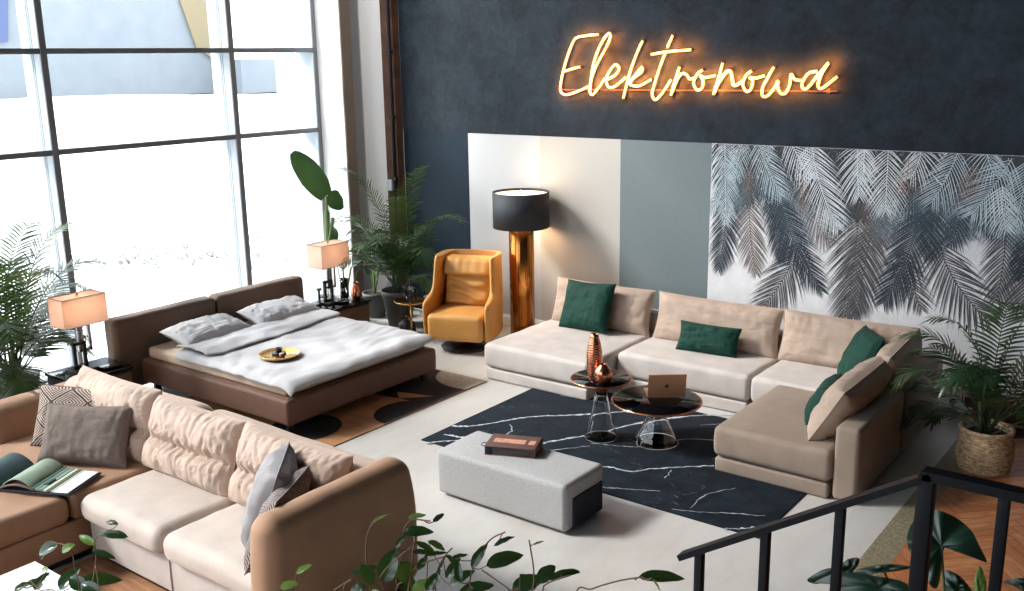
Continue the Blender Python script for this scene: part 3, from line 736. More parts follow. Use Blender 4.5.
throw('throw_pillow', 'geometric patterned brown cushion against the left arm of the tan sofa', .60, .43, .14, (-6.22, 3.14, .46), R(27), R(26), 'geo', seed=41)
throw('throw_pillow', 'plain warm grey rectangular cushion in front of the patterned one on the tan sofa', .63, .40, .15, (-5.87, 3.02, .462), R(29), R(28), 'pillowgrey', seed=42, roll_=R(0))
throw('throw_pillow', 'smooth grey velvet cushion leaning at the right end of the tan sofa', .46, .50, .22, (-4.10, 3.04, .46), R(-48), R(20), 'pillowblue', seed=43, wr=.012)
throw('throw_pillow', 'dark zigzag patterned cushion leaning on the right arm of the tan sofa', .46, .46, .16, (-3.96, 2.96, .46), R(-62), R(26), 'zig', seed=44)

# swatch book lying open on the chaise
bk = thing('sample_book', 'open fabric sample book with green swatches on the tan chaise', 'book', (-5.85, 2.72, .47), R(26))
def page(x0, x1, y0, y1, arch, z0, mat, lift=.0, nm='page', n=14):
    g = MB().grid(lambda u, v: (x0+(x1-x0)*u, y0+(y1-y0)*v, z0+arch*math.sin(PI*min(1, u*1.0))**.8+lift*u), n, 2)
    obj(nm, g, mat, bk, world=False, solid=.006)
obj('cover', MB().rbox((-.42, -.17, 0), (.34, .17, .008), .003), 'navyflat', bk, world=False)
page(-.40, -.13, -.16, .16, .085, .02, 's7'); page(-.385, -.2, -.155, .0, .1, .022, 's8')
page(-.12, .08, -.16, .16, .05, .03, 's2')
for i, (a, b, mt) in enumerate(((.08, .105, 's3'), (.105, .125, 's8'), (.125, .16, 's1'), (.16, .185, 's5'), (.185, .21, 's3'), (.21, .225, 's5'), (.225, .325, 's6'))):
    obj('swatch', MB().rbox((a, -.16, .012), (b, .16, .034-.003*i), .002), mt, bk, world=False)
obj('swatch', MB().rbox((.12, -.10, .03), (.15, -.02, .036), .002), 's4', bk, world=False)
obj('page_stack', MB().grid(lambda u, v: (-.15+.26*u, -.165+.32*v, .012+.03*math.sin(PI*u)), 12, 2), 'bookbrown', bk, world=False, solid=.012)

# rug and white table at the left sofa
tag(obj('area_rug', MB().rbox((-5.5, .6, 0), (-3.2, 3.75, .012), .004), 'lrug'), 'warm brown streaked rug under the front of the tan sofa', 'rug')
ct = thing('coffee_table', 'low white coffee table glimpsed behind leaves in front of the tan sofa', 'table', (-4.75, 1.75, 0))
obj('tabletop', MB().rbox((-5.1, 1.5, .31), (-4.55, 2.30, .345), .006), 'tablewhite', ct)
for x in (-5.05, -4.6):
    for y in (1.55, 2.25): obj('leg', MB().rbox((x-.02, y-.02, .012), (x+.02, y+.02, .312), .004), 'tablewhite', ct)

# ------------------------------------------------------------------ bed
bd = thing('bed', 'double bed with brown upholstered frame and padded headboard under the window', 'bed', (-7.1, 5.77, 0))
obj('frame', soft(MB(), (-8.12, 4.86, .10), (-6.02, 6.69, .325), .035, 0, wr=.006, div=(14, 14, 3)).rbox((-8.1, 4.90, .31), (-6.06, 6.65, .33), .008), 'brownfab', bd)
for (a, b, s) in ((4.62, 5.745, 1), (5.75, 6.88, 2)):
    obj('headboard', soft(MB(), (-8.27, a, .06), (-8.08, b, .745), .05, .0, wr=.006, seed=s, div=(2, 10, 8)), 'headfab', bd)
for x in (-6.12, -8.0):
    for y in (4.95, 6.60): obj('leg', MB().rbox((x-.02, y-.03, 0), (x+.02, y+.03, .11), .004), 'black', bd)
obj('mattress', soft(MB(), (-8.06, 4.92, .325), (-6.10, 6.63, .435), .035, .0, wr=.004, seed=9), 'mattress', bd)
def duvet_z(x, y):
    return .006*nz3(x*2.2, y*2.2, 3)+.016*nz3(x*5, y*4, 1)+.022*abs(nz3(x*6+3*nz3(x, y, 0), y*2.6+x, 5))
def duv(u, v):
    x = -7.62+u*1.62; y = 4.885+v*1.79
    z = .458+duvet_z(x, y)
    ex = max(0, (x+6.10)/.1); e0 = max(0, (4.95-y)/.065); e1 = max(0, (y-6.61)/.065)
    z -= .055*min(1, ex)**2+.05*min(1, e0)**2+.05*min(1, e1)**2
    x += .015*nz3(y*6, 0, 2)*(1 if ex > 0 else .3) + (.10*nz3(y*2.2, 5, 2) if u < .08 else 0)
    return Vector((x, y+.015*nz3(x*6, 3, 2)*(1 if e0 > 0 else 0), z))
dv = thing('duvet', 'crumpled white duvet spread over the bed with its top folded back', 'duvet', (-6.8, 5.77, .44))
obj('cover', MB().grid(duv, 70, 70), 'sheet', dv, solid=.02, sub=1)
def fold(u, v):
    y = 4.96+v*1.66; x = -7.66+.30*v*0+u*(.46+.05*math.sin(v*5)); x += .05*nz3(v*5, 1, 0)
    z = .485+.030*math.sin(PI*min(1, u*1.02))**.5+.014*nz3(x*8, y*4, 2)+.008*nz3(x*3, y*10, 7)+duvet_z(x, y)*.6
    return Vector((x, y, z))
obj('folded_edge', MB().grid(fold, 26, 60), 'sheet', dv, solid=.018, sub=1)
def bedpillow(loc, yaw_, label, seed, w=.76, h=.42):
    mb = pillow(MB(), w, h, .17, seed=seed, wr=.010, pin=.06, pip=.004, n=60, cr=.012, hz=.3)
    o = obj('bed_pillow', mb, 'sheet'); o.location = loc
    m_ = Matrix.Rotation(yaw_, 4, 'Z') @ Matrix.Rotation(R(-79), 4, 'X'); o.rotation_euler = m_.to_euler()
    tag(o, label, 'pillow', 'white bed pillows')
bedpillow((-7.54, 5.38, .50), R(90)+R(2), 'plump white pillow on the near side of the bed, closest to the tan sofa', 51)
bedpillow((-7.52, 6.22, .50), R(90)+R(-4), 'plump white pillow on the far side of the bed, by the plants', 52)
tr_ = thing('serving_tray', 'round brass tray resting on the white duvet', 'tray', (-6.66, 5.33, .49))
TL = Vector((-6.66, 5.33, .487))
obj('dish', MB().lathe([(0, 0), (.17, 0), (.185, .022), (.178, .024), (.165, .008), (0, .008)], 36, c=TL), 'brass', tr_)
cp = thing('espresso_cup', 'small dark cup with saucer standing on the brass tray', 'cup', (TL.x-.03, TL.y+.02, TL.z+.009))
obj('saucer', MB().lathe([(0, 0), (.05, .0), (.062, .01), (.05, .008), (0, .006)], 24, c=(TL.x-.03, TL.y+.02, TL.z+.009)), 'black', cp)
obj('bowl', MB().lathe([(0, .008), (.022, .008), (.034, .05), (.030, .05), (.018, .014), (0, .014)], 24, c=(TL.x-.03, TL.y+.02, TL.z+.009)), 'black', cp)
tag(obj('small_candle', MB().lathe([(0, 0), (.022, 0), (.022, .03), (.018, .032), (0, .03)], 20, c=(TL.x+.07, TL.y-.03, TL.z+.009)), 'bookpink'), 'tiny pale candle beside the dark cup on the brass tray', 'candle')

# patterned rug by the bed
rg = MB().rbox((-7.6, 4.3, 0), (-5.60, 6.93, .010), .004)
def ell(cx, cy, rx, ry, mi, z, ang=0, n=40, x1=-5.605, y1=6.925):
    pts = []
    for k in range(n):
        a = 2*PI*k/n; x = rx*math.cos(a); y = ry*math.sin(a)
        X_ = cx+x*math.cos(ang)-y*math.sin(ang); Y_ = cy+x*math.sin(ang)+y*math.cos(ang)
        pts.append((min(X_, x1), min(Y_, y1), z))
    rg.add(pts, [tuple(range(n))], mi, False)
rg.add([(-6.9, 5.95, .0106), (-5.605, 6.12, .0106), (-5.605, 6.9, .0106), (-7.5, 6.92, .0106)], [(0, 1, 2, 3)], 1, False)
ell(-5.75, 6.95, .42, .36, 2, .0112)
ell(-5.62, 5.86, .30, .32, 1, .0112)
ell(-6.10, 5.08, .30, .33, 1, .0112)
rg.add([(-6.1, 6.2, .0116), (-5.95, 6.08, .0116), (-5.72, 6.30, .0116)], [(0, 1, 2)], 0, False)
tag(obj('patterned_rug', rg, ['hide', 'hideblack', 'hidebeige']), 'tan and black patterned rug with large round shapes under the bed foot', 'rug')

# ------------------------------------------------------------------ bedside tables and lamps
def nightstand(y0, y1, label):
    t = thing('bedside_table', label, 'bedside table', (-7.95, (y0+y1)/2, 0), 0, 'black bedside tables')
    obj('cabinet', MB().rbox((-8.18, y0+.01, .06), (-7.76, y1-.01, .375), .006), 'black', t)
    obj('plinth', MB().box((-8.15, y0+.04, 0), (-7.79, y1-.04, .062)), 'black', t)
    obj('table_top', MB().rbox((-8.2, y0, .375), (-7.735, y1, .40), .004), 'blackglass', t)
    d = obj('drawer', MB().rbox((-7.765, y0+.03, .12), (-7.742, y1-.03, .35), .004), 'woodbrown', t)
    return t
nightstand(4.0, 4.58, 'black glass topped bedside table behind the tan sofa, left of the bed')
nightstand(6.93, 7.53, 'black glass topped bedside table with brown drawer by the plants, right of the bed')
def table_lamp(y, label, x=-8.0):
    t = thing('table_lamp', label, 'lamp', (x, y, .40), 0, 'table lamps with rectangular shades')
    obj('base', MB().rbox((x-.09, y-.13, .40), (x+.09, y+.13, .425), .004), 'black', t)
    def rect(y0, z0, y1, z1, xo, w=.02):
        mb = MB()
        for a, b in (((y0, z0), (y0+w, z1)), ((y1-w, z0), (y1, z1)), ((y0, z0), (y1, z0+w)), ((y0, z1-w), (y1, z1))):
            mb.rbox((x+xo, a[0], a[1]), (x+xo+.035, b[0], b[1]), .002)
        return mb
    obj('stem', rect(y-.10, .425, y+.02, .66, -.01, .026), 'black', t)
    obj('stem', rect(y-.03, .56, y+.09, .82, -.035, .024), 'chrome', t, label='steel stem frame')
    obj('stem', MB().rbox((x-.012, y-.01, .42), (x+.012, y+.012, .86), .003), 'chrome', t)
    W, D, z0, z1 = .20, .115, .82, 1.07
    mb = MB()
    for s in (-1, 1):
        mb.box((x-D, y+s*W-.002, z0), (x+D, y+s*W+.002, z1)); mb.box((x+s*D-.002, y-W, z0), (x+s*D+.002, y+W, z1))
    sh = obj('lamp_shade', mb, 'shade', t)
    tr = MB()
    for z in (z0, z1):
        tr.tube([(x-D, y-W, z), (x+D, y-W, z), (x+D, y+W, z), (x-D, y+W, z)], .003, 4, closed=True)
    obj('shade_trim', tr, 'black', sh)
    obj('top_diffuser', MB().box((x-D+.003, y-W+.003, z1-.012), (x+D-.003, y+W-.003, z1-.008)), 'shade', sh)
    obj('finial', MB().lathe([(0, 0), (.012, 0), (.014, .02), (.008, .03), (0, .032)], 16, c=(x, y, z1-.008)), 'brass', t)
    obj('bulb', MB().lathe([(0, -.03), (.02, -.028), (.032, 0), (.024, .028), (0, .036)], 16, c=(x, y, .93)), 'bulb', t)
    ld = bpy.data.lights.new('table_lamp_light', 'POINT'); ld.energy = 8; ld.color = (1, .82, .68); ld.shadow_soft_size = .04
    lo = bpy.data.objects.new('table_lamp_light', ld); COL.objects.link(lo); lo.location = (x, y, .945)
table_lamp(4.27, 'lit rectangular table lamp left of the bed, in front of the left palm')
table_lamp(7.17, 'lit rectangular table lamp right of the bed, in front of the banana plant')

# ------------------------------------------------------------------ plants
def strip_leaf(mb, p, d, nrm, L, w, droop, mi=0, seg=4):
    q = []; P = p.copy(); d = d.normalized()
    for s in range(seg+1):
        u = s/seg; ww = w*(math.sin(PI*min(1, .12+u*.72))**.7)*(1-u**4)
        sd = d.cross(nrm);
        if sd.length < 1e-6: sd = Vector((1, 0, 0))
        sd.normalize(); q.append((P-sd*ww, P+sd*ww)); d = (d+Vector((0, 0, -droop))).normalized(); P = P+d*(L/seg)
    vs = [x for a in q for x in a]; mb.add(vs, [(2*i, 2*i+1, 2*i+3, 2*i+2) for i in range(seg)], mi, True)
def palm_frond(base, az, elev, L, droop, nl=26, ll=.26, lw=.009, start=.25, seed=0, rr=.006, curl=.10):
    rnd = random.Random(seed); mb = MB(); pts = []; P = Vector(base); d = Vector((math.cos(az)*math.cos(elev), math.sin(az)*math.cos(elev), math.sin(elev)))
    n = 18; ds = []
    for i in range(n+1):
        pts.append(P.copy()); ds.append(d.copy()); P = P+d*(L/n); d = (d+Vector((0, 0, -droop*(i/n)*1.6/n*3))).normalized()
    mb.tube(pts, [rr*(1-.75*i/n) for i in range(n+1)], 5, 0)
    for i in range(nl):
        t = start+(1-start)*i/(nl-1); k = min(n-1, int(t*n)); f = t*n-k
        p = pts[k].lerp(pts[k+1], f); d = ds[k]
        side = d.cross(Vector((0, 0, 1))); side = side.normalized() if side.length > .05 else Vector((math.sin(az), -math.cos(az), 0))
        up = side.cross(d).normalized()
        l = ll*(math.sin(PI*(.18+.72*(i/(nl-1))))**.8)*rnd.uniform(.85, 1.1)
        for s in (-1, 1):
            fwd = .55+.5*(i/nl)
            dd = (side*s*1.0+d*fwd+up*rnd.uniform(.05, .35)).normalized()
            strip_leaf(mb, p, dd, up, l, lw, curl+rnd.uniform(0, .05), 0)
    strip_leaf(mb, pts[-1], ds[-1], Vector((0, 0, 1)).cross(ds[-1]).cross(ds[-1]), ll*.5, lw, curl)
    return mb
def pot(t, c, r0, r1, h, mat, rim=.012):
    obj('pot', MB().lathe([(0, 0), (r0, 0), (r0+(r1-r0)*.93, h*.86), (r1+rim*.3, h*.86), (r1+rim*.6, h), (r1-.012, h), (r1-.02, h*.9), (0, h*.9)], 40, c=c), mat, t)
    obj('soil', MB().grid(lambda u, v: (c[0]+(r1-.022)*u*math.cos(v*2*PI), c[1]+(r1-.022)*u*math.sin(v*2*PI), c[2]+h*.91+.012*nz3(u*6*math.cos(v*2*PI), u*6*math.sin(v*2*PI), 0)), 8, 28), 'soil', t)
# left palm
c = (-8.36, 3.80, 0)
t = thing('potted_palm', 'tall feathery palm in a grey pot by the window at far left', 'plant', c)
pot(t, c, .15, .21, .40, 'pot')
rnd = random.Random(3)
spec = [(R(10), 75, 1.35), (R(85), 68, 1.45), (R(105), 60, 1.35), (R(98), 56, 1.2), (R(-20), 62, 1.2), (R(-70), 66, 1.3), (R(150), 70, 1.4), (R(200), 66, 1.2), (R(250), 62, 1.2), (R(300), 58, 1.2), (R(100), 46, 1.0), (R(-20), 38, .85), (R(120), 78, 1.55), (R(-40), 44, .9), (R(85), 80, 1.5), (R(-100), 48, 1.0), (R(102), 36, .9), (R(112), 44, .85), (R(330), 78, 1.4), (R(92), 60, 1.1)]
for i, (az, el, L) in enumerate(spec):
    b = Vector((c[0]+rnd.uniform(-.06, .06), c[1]+rnd.uniform(-.06, .06), .36))
    obj('frond', palm_frond(b, az, R(el), L, 1.0, nl=34, ll=.29, lw=.0105, start=.26, seed=i, rr=.009), 'palm', t)
for i in range(7):
    a = rnd.uniform(0, 6.28); b = Vector((c[0]+.05*math.cos(a), c[1]+.05*math.sin(a), .34))
    obj('cane', MB().tube([b, b+Vector((.03*math.cos(a), .03*math.sin(a), .25)), b+Vector((.08*math.cos(a), .08*math.sin(a), .5))], [.012, .010, .007], 7), 'cane', t)
# middle palm
c = (-7.74, 7.98, 0)
t = thing('potted_palm', 'bushy palm in a tapered anthracite pot between the bed and the armchair', 'plant', c)
pot(t, c, .13, .20, .42, 'potdark')
spec = [(R(200), 74, 1.35), (R(190), 60, 1.15), (R(60), 76, 1.25), (R(-5), 62, 1.25), (R(-25), 50, 1.1), (R(20), 70, 1.2), (R(150), 66, 1.1), (R(-60), 60, 1.05), (R(-90), 52, .9), (R(230), 50, .95), (R(-20), 36, .85), (R(-45), 72, 1.2), (R(5), 44, .95), (R(250), 62, .9), (R(100), 70, 1.15), (R(-75), 60, .95), (R(-10), 76, 1.35), (R(40), 56, 1.0), (R(205), 48, .9), (R(-110), 66, 1.05), (R(-20), 52, .9), (R(170), 50, .85)]
for i, (az, el, L) in enumerate(spec):
    b = Vector((c[0]+rnd.uniform(-.07, .07), c[1]+rnd.uniform(-.07, .07), .38))
    if math.sin(az) > .2: L *= .55
    obj('frond', palm_frond(b, az, R(min(82, el+6)), L*1.2, .95, nl=40, ll=.24, lw=.0068, start=.26, seed=40+i), 'palmdark', t)
# basket palm at the right
c = (-1.33, 7.46, .004)
t = thing('potted_palm', 'dark palm in a woven basket on the parquet at the right', 'plant', c)
def basket(u, v):
    a = u*2*PI; r = .165+.03*math.sin(v*PI*.9)-.02*v; z = v*.30
    wv = .006*math.sin(u*2*PI*40+PI*round(v*18))+.004*math.sin(v*18*2*PI)
    return Vector((c[0]+(r+wv)*math.cos(a), c[1]+(r+wv)*math.sin(a), c[2]+z))
bm_ = MB().grid(basket, 200, 54); bm_.lathe([(0, .002), (.16, .002)], 30, c=c); bm_.tube([Vector((c[0]+.175*math.cos(k*PI/18), c[1]+.175*math.sin(k*PI/18), c[2]+.30)) for k in range(36)], .012, 8, closed=True)
obj('basket', bm_, 'basket', t, solid=.012)
obj('soil', MB().grid(lambda u, v: (c[0]+.165*u*math.cos(v*2*PI), c[1]+.165*u*math.sin(v*2*PI), .265+.01*nz3(u*6*math.cos(v*7), u*5, 0)), 6, 24), 'soil', t)
obj('inner_pot', MB().lathe([(.145, .2), (.155, .29), (.148, .29), (.138, .2)], 30, c=(c[0]+.01, c[1]+.01, c[2])), 'paleobj', t)
spec = [(R(190), 74, 1.05), (R(215), 62, 1.0), (R(200), 40, .75), (R(160), 66, .95), (R(150), 30, .6), (R(180), 50, .8), (R(20), 74, 1.2), (R(-5), 62, 1.1), (R(50), 66, 1.0), (R(90), 80, 1.1), (R(-40), 64, 1.05), (R(-80), 72, .95), (R(-110), 70, .9), (R(260), 70, 1.0), (R(-25), 46, .95), (R(175), 28, .6), (R(0), 84, 1.15), (R(10), 38, .8), (R(-50), 58, .9), (R(210), 80, 1.1), (R(30), 52, .9)]
for i, (az, el, L) in enumerate(spec):
    b = Vector((c[0]+rnd.uniform(-.04, .04), c[1]+rnd.uniform(-.04, .04), .26))
    obj('frond', palm_frond(b, az, R(el), L, 1.15, nl=26, ll=.24, lw=.010, start=.34, seed=80+i), 'palmdark', t)
for i in range(6):
    a = rnd.uniform(0, 6.28); b = Vector((c[0]+.04*math.cos(a), c[1]+.04*math.sin(a), .25))
    obj('cane', MB().tube([b, b+Vector((.02*math.cos(a), .02*math.sin(a), .2)), b+Vector((.05*math.cos(a), .05*math.sin(a), .42))], [.016, .013, .008], 7), 'cane', t)

def broad_leaf(mb, base, d, up, L, W, droop=.3, fold_=.15, mi=0, n=12, shape=None, wav=.0, seed=0):
    d = d.normalized(); side = d.cross(up).normalized(); up = side.cross(d).normalized(); rows = []; P = base.copy()
    shp = shape or (lambda u: math.sin(PI*min(1, u**.8))**.75)
    for i in range(n+1):
        u = i/n; w = W/2*max(0.0, shp(u)); row = []
        for k in (-1, -.5, 0, .5, 1):
            row.append(P+side*w*k+up*(abs(k)*w*fold_*2 + wav*math.sin(u*17+k*3+seed)*abs(k)))
        rows.append(row); ang = droop/n
        nd = (d-up*ang).normalized(); up = (up+d*ang).normalized(); d = nd; P = P+d*(L/n)
    vs = [p for r in rows for p in r]
    mb.add(vs, [(5*i+k, 5*i+k+1, 5*i+5+k+1, 5*i+5+k) for i in range(n) for k in range(4)], mi, True)
# banana plant (tall leaf) on the floor behind the right bedside table
c = (-8.5, 7.62, 0)
t = thing('banana_plant', 'banana plant with one upright paddle leaf beside the window behind the lamp', 'plant', c)
pot(t, c, .12, .16, .32, 'paleobj')
ptop = onx(326, 196, -8.3); pm_ = Vector((-8.42, 7.55, .9))
obj('stalk', MB().tube(spline([(c[0], c[1], .3), pm_, ptop-Vector((0, .0, .15)), ptop]), [.035]*8+[.03]*8+[.012]*9, 8).tube(spline([(c[0]+.03, c[1]-.03, .3), pm_+Vector((.05, -.03, 0)), ptop+Vector((.06, .03, -.25))]), [.028]*8+[.02]*9, 8), 'stem', t)
lb = MB(); tip = onx(298, 158, -8.3)
broad_leaf(lb, ptop, (tip-ptop), Vector((1, -.6, .2)), (tip-ptop).length*1.1, .28, .25, .1, n=18, wav=.006, shape=lambda u: min(1, (math.sin(PI*min(1, .1+u*.88))**.5)))
p2 = onx(338, 205, -8.25)
broad_leaf(lb, ptop-Vector((0, 0, .08)), (p2-ptop)+Vector((0, .02, .14)), Vector((1, -.6, .3)), .30, .24, .9, .1, n=12, wav=.006)
broad_leaf(lb, pm_+Vector((0, 0, .05)), Vector((.1, .6, .6)), Vector((1, 0, .2)), .42, .16, 1.4, .1, n=12)
obj('foliage', lb, 'banana', t)
# low bushy plant with brown tinted leaves
c = (-8.25, 8.1, 0)
t = thing('potted_plant', 'low dark leafy plant between the banana plant and the middle palm', 'plant', c)
pot(t, c, .11, .15, .30, 'pot')
lb = MB(); st = MB()
for i in range(16):
    a = rnd.uniform(0, 6.28); h = rnd.uniform(.55, 1.12); p = Vector((c[0]+.16*math.cos(a), c[1]+.14*math.sin(a), h)); b = Vector((c[0], c[1], .28))
    st.tube(spline([b, (b+p)/2+Vector((0, 0, .1)), p], 5), .006, 5)
    broad_leaf(lb, p, Vector((math.cos(a), math.sin(a), .2)), Vector((0, 0, 1)), .2, .14, 1.1, .1, n=8)
obj('foliage', lb, 'alocasia', t); obj('stem', st, 'stem', t)

# objects on the right bedside table
t = thing('glass_vase', 'green glass vase with stems on the right bedside table', 'vase', (-7.98, 7.36, .4))
obj('vessel', MB().lathe([(0, 0), (.045, 0), (.05, .02), (.05, .24), (.047, .24), (.046, .02), (0, .012)], 28, c=(-7.98, 7.36, .4)), 'glass', t)
sm = MB(); lf = MB()
for i in range(5):
    a = i*1.3; p = Vector((-7.98+.015*math.cos(a), 7.36+.015*math.sin(a), .41)); e = p+Vector((.07*math.cos(a), .07*math.sin(a)+.03, .36))
    sm.tube([p, e], .006, 6); broad_leaf(lf, e, Vector((math.cos(a), math.sin(a)+.4, .5)), Vector((0, 0, 1)), .16, .07, .9, .1, n=8)
obj('stem', sm, 'stem', t); obj('foliage', lf, 'banana', t)
t = thing('copper_vase', 'small coppery glass vase holding a curling leaf on the right bedside table', 'vase', (-7.86, 7.42, .4))
obj('vessel', MB().lathe([(0, 0), (.035, 0), (.055, .05), (.052, .11), (.03, .17), (.036, .20), (.032, .20), (.026, .17), (.047, .1), (0, .01)], 28, c=(-7.86, 7.42, .4)), 'copper', t)
lf = MB(); p = Vector((-7.86, 7.42, .58)); e = Vector((-7.80, 7.52, .76))
sm = MB().tube(spline([p, (p+e)/2+Vector((-.02, -.02, .05)), e], 6), .005, 6)
broad_leaf(lf, e-Vector((0, .05, 0)), Vector((.4, .6, .1)), Vector((0, 0, 1)), .26, .15, 1.8, .12, n=12)
obj('leaf', lf, 'alocasia', t); obj('stem', sm, 'stem', t)
tag(obj('black_candlestick', MB().lathe([(0, 0), (.045, 0), (.045, .012), (.014, .02), (.012, .16), (.03, .17), (.03, .185), (0, .185)], 24, c=(-8.02, 7.02, .4)), 'black'), 'short black candlestick at the front of the right bedside table', 'candlestick')
tag(obj('low_bowl', MB().lathe([(0, 0), (.04, 0), (.09, .03), (.085, .033), (.04, .01), (0, .01)], 28, c=(-7.88, 7.24, .4)), 'chrome'), 'low grey bowl on the right bedside table between lamp and vases', 'bowl')
tag(obj('flat_box', MB().rbox((-7.92, 4.33, .4), (-7.80, 4.50, .425), .006), 'blackglass'), 'flat dark box on the left bedside table beside the lamp base', 'box')

# ------------------------------------------------------------------ brass side table and clutter behind the armchair
c = Vector((-7.22, 7.62, 0))
t = thing('side_table', 'small round brass side table in front of the middle palm', 'table', tuple(c))
obj('tabletop', MB().lathe([(0, .42), (.17, .42), (.18, .44), (.172, .44), (.165, .428), (0, .428)], 36, c=c), 'brass', t)
obj('stem', MB().tube([c+Vector((0, 0, .01)), c+Vector((0, 0, .42))], .010, 10), 'brass', t)
obj('base', MB().lathe([(0, 0), (.11, 0), (.11, .012), (.02, .018), (0, .018)], 30, c=c), 'brass', t)
for i, (dx, dy, h, r_) in enumerate(((-.06, .0, .10, .028), (.02, .05, .13, .022), (.03, -.06, .07, .03))):
    p = c+Vector((dx, dy, .428))
    tag(obj('drinking_glass', MB().lathe([(0, 0), (r_*.8, 0), (r_, h), (r_-.003, h), (r_*.7, .006), (0, .006)], 20, c=p), 'glass'), ['wide clear glass at left on the brass side table', 'tallest clear glass at the back of the brass side table', 'short clear glass at the front of the brass side table'][i], 'glass')
c2 = Vector((-7.38, 7.72, 0))
t = thing('black_lantern', 'small squat black lantern on the floor below the brass side table', 'lantern', tuple(c2))
obj('body', MB().lathe([(0, 0), (.085, 0), (.10, .04), (.095, .13), (.05, .17), (0, .18)], 20, c=c2), 'black', t)
obj('handle', MB().tube(spline([c2+Vector((-.05, 0, .165)), c2+Vector((-.02, 0, .21)), c2+Vector((.02, 0, .21)), c2+Vector((.05, 0, .165))], 5), .005, 6), 'brass', t)
cr = thing('storage_crate', 'grey crate on the floor behind the armchair by the middle palm', 'crate', (-7.1, 8.2, 0))
obj('body', MB().rbox((-7.42, 8.02, 0), (-6.95, 8.42, .17), .01), 'midobj', cr)
obj('lid', MB().rbox((-7.44, 8.0, .17), (-6.93, 8.44, .20), .008), 'paleobj', cr)
for i, (z, h, mt, dx) in enumerate(((.20, .045, 'paleobj', 0), (.245, .035, 'black', .02), (.28, .04, 'midobj', -.02), (.32, .03, 'black', .01), (.35, .03, 'paleobj', -.01))):
    tag(obj('catalogue', MB().rbox((-7.40+dx, 8.04, z), (-7.02+dx, 8.34, z+h-.002), .003), mt), ['bottom pale catalogue of the stack on the grey crate', 'lower black catalogue of the stack on the grey crate', 'middle grey catalogue of the stack on the grey crate', 'upper black catalogue of the stack on the grey crate', 'topmost pale catalogue of the stack on the grey crate'][i], 'book', 'catalogues stacked on the crate')

# ------------------------------------------------------------------ armchair
ac = thing('armchair', 'mustard gold wingback swivel armchair beside the tall gold lamp', 'armchair', (-6.53, 7.74, 0), R(20))
# local frame: front = -y
def shell(mb):
    hs = [(.13, .325, .33, .02), (.19, .335, .35, .01), (.40, .342, .365, .0), (.50, .342, .365, .0), (.535, .34, .345, .0), (.56, .338, .28, .01), (.585, .333, .18, .02), (.62, .325, .11, .04), (.72, .318, .085, .06), (.84, .312, .07, .09), (.94, .306, .055, .12), (.975, .302, .04, .13), (.985, .298, .03, .135)]
    rows = []
    for (z, hw, front, by) in hs:
        row = []; back = .30+by*.6; fy = -front
        side = [(-hw, fy), (-hw, fy+(back-fy)*.35), (-hw*.99, fy+(back-fy)*.7), (-hw*.9, back*.93), (-hw*.66, back*1.0), (-hw*.3, back*1.02), (0, back*1.02)]
        pts = side+[(-x, y) for x, y in reversed(side[:-1])]
        rows.append([(x, y, z) for x, y in pts])
    n = len(rows[0]); vs = [p for r in rows for p in r]
    mb.add(vs, [(i*n+k, i*n+k+1, (i+1)*n+k+1, (i+1)*n+k) for i in range(len(rows)-1) for k in range(n-1)], 0, True)
    return mb
o = obj('shell', shell(MB()), 'yellow', ac, world=False, solid=.068, sub=2)
obj('seat', soft(MB(), (-.305, -.38, .15), (.305, .2, .43), .05, .02, wr=.004, seed=5, div=(12, 12, 4)), 'yellow', ac, world=False)
mb = MB(); pillow(mb, .54, .42, .20, Matrix.Translation((0, .10, .42)) @ Matrix.Rotation(-R(14), 4, 'X'), seed=61, wr=.0, pin=.02, pw=6, n=44)
for i, v in enumerate(mb.v):   # slouched horizontal creases of the leather pad
    x, y, z = v
    mb.v[i] = (x, y-.014*math.sin(z*44+4*nz3(x*3, z*2, 0)+1.2*x*6)*max(0, 1-(x/.3)**4)-.016*nz3(x*5, z*16, 3), z)
obj('back_cushion', mb, 'yellow', ac, world=False)
mb = MB().rbox((-.265, .06, .765), (.265, .24, .955), .05, n=(20, 2, 5), cs=4, fn=lambda p, q, d: Vector((p.x, p.y+.035*(q[2])-.012*abs(nz3(p.x*16, p.z*3, 1)), p.z)))
obj('headrest', mb, 'yellow', ac, world=False)
obj('swivel_base', MB().lathe([(0, 0), (.27, 0), (.275, .015), (.10, .03), (.05, .05), (.05, .15), (0, .15)], 40), 'black', ac, world=False)

# ------------------------------------------------------------------ floor lamp
L0 = (-6.18, 8.28, 0)
t = thing('floor_lamp', 'tall floor lamp with gold column and wide black drum shade', 'lamp', L0)
obj('column', MB().lathe([(0, 0), (.135, 0), (.135, 1.32), (.12, 1.33), (0, 1.33)], 48, c=L0), 'gold', t)
obj('base', MB().lathe([(0, 0), (.145, 0), (.145, .015), (0, .015)], 48, c=L0), 'brass', t)
sh = MB(); sg = 56
rr_ = .30
sh.add([(L0[0]+rr_*math.cos(2*PI*k/sg), L0[1]+rr_*math.sin(2*PI*k/sg), z) for z in (1.25, 1.63) for k in range(sg)], [(k, (k+1) % sg, sg+(k+1) % sg, sg+k) for k in range(sg)], 0, True)
s_ = obj('lamp_shade', sh, 'shadeblack', t, solid=.006)
obj('diffuser', MB().lathe([(0, 1.60), (.292, 1.60), (.292, 1.604), (0, 1.604)], 48, c=L0), 'diffuser', s_)
obj('finial', MB().lathe([(0, 1.604), (.02, 1.604), (.02, 1.615), (.006, 1.62), (.006, 1.65), (0, 1.65)], 16, c=L0), 'brass', t)
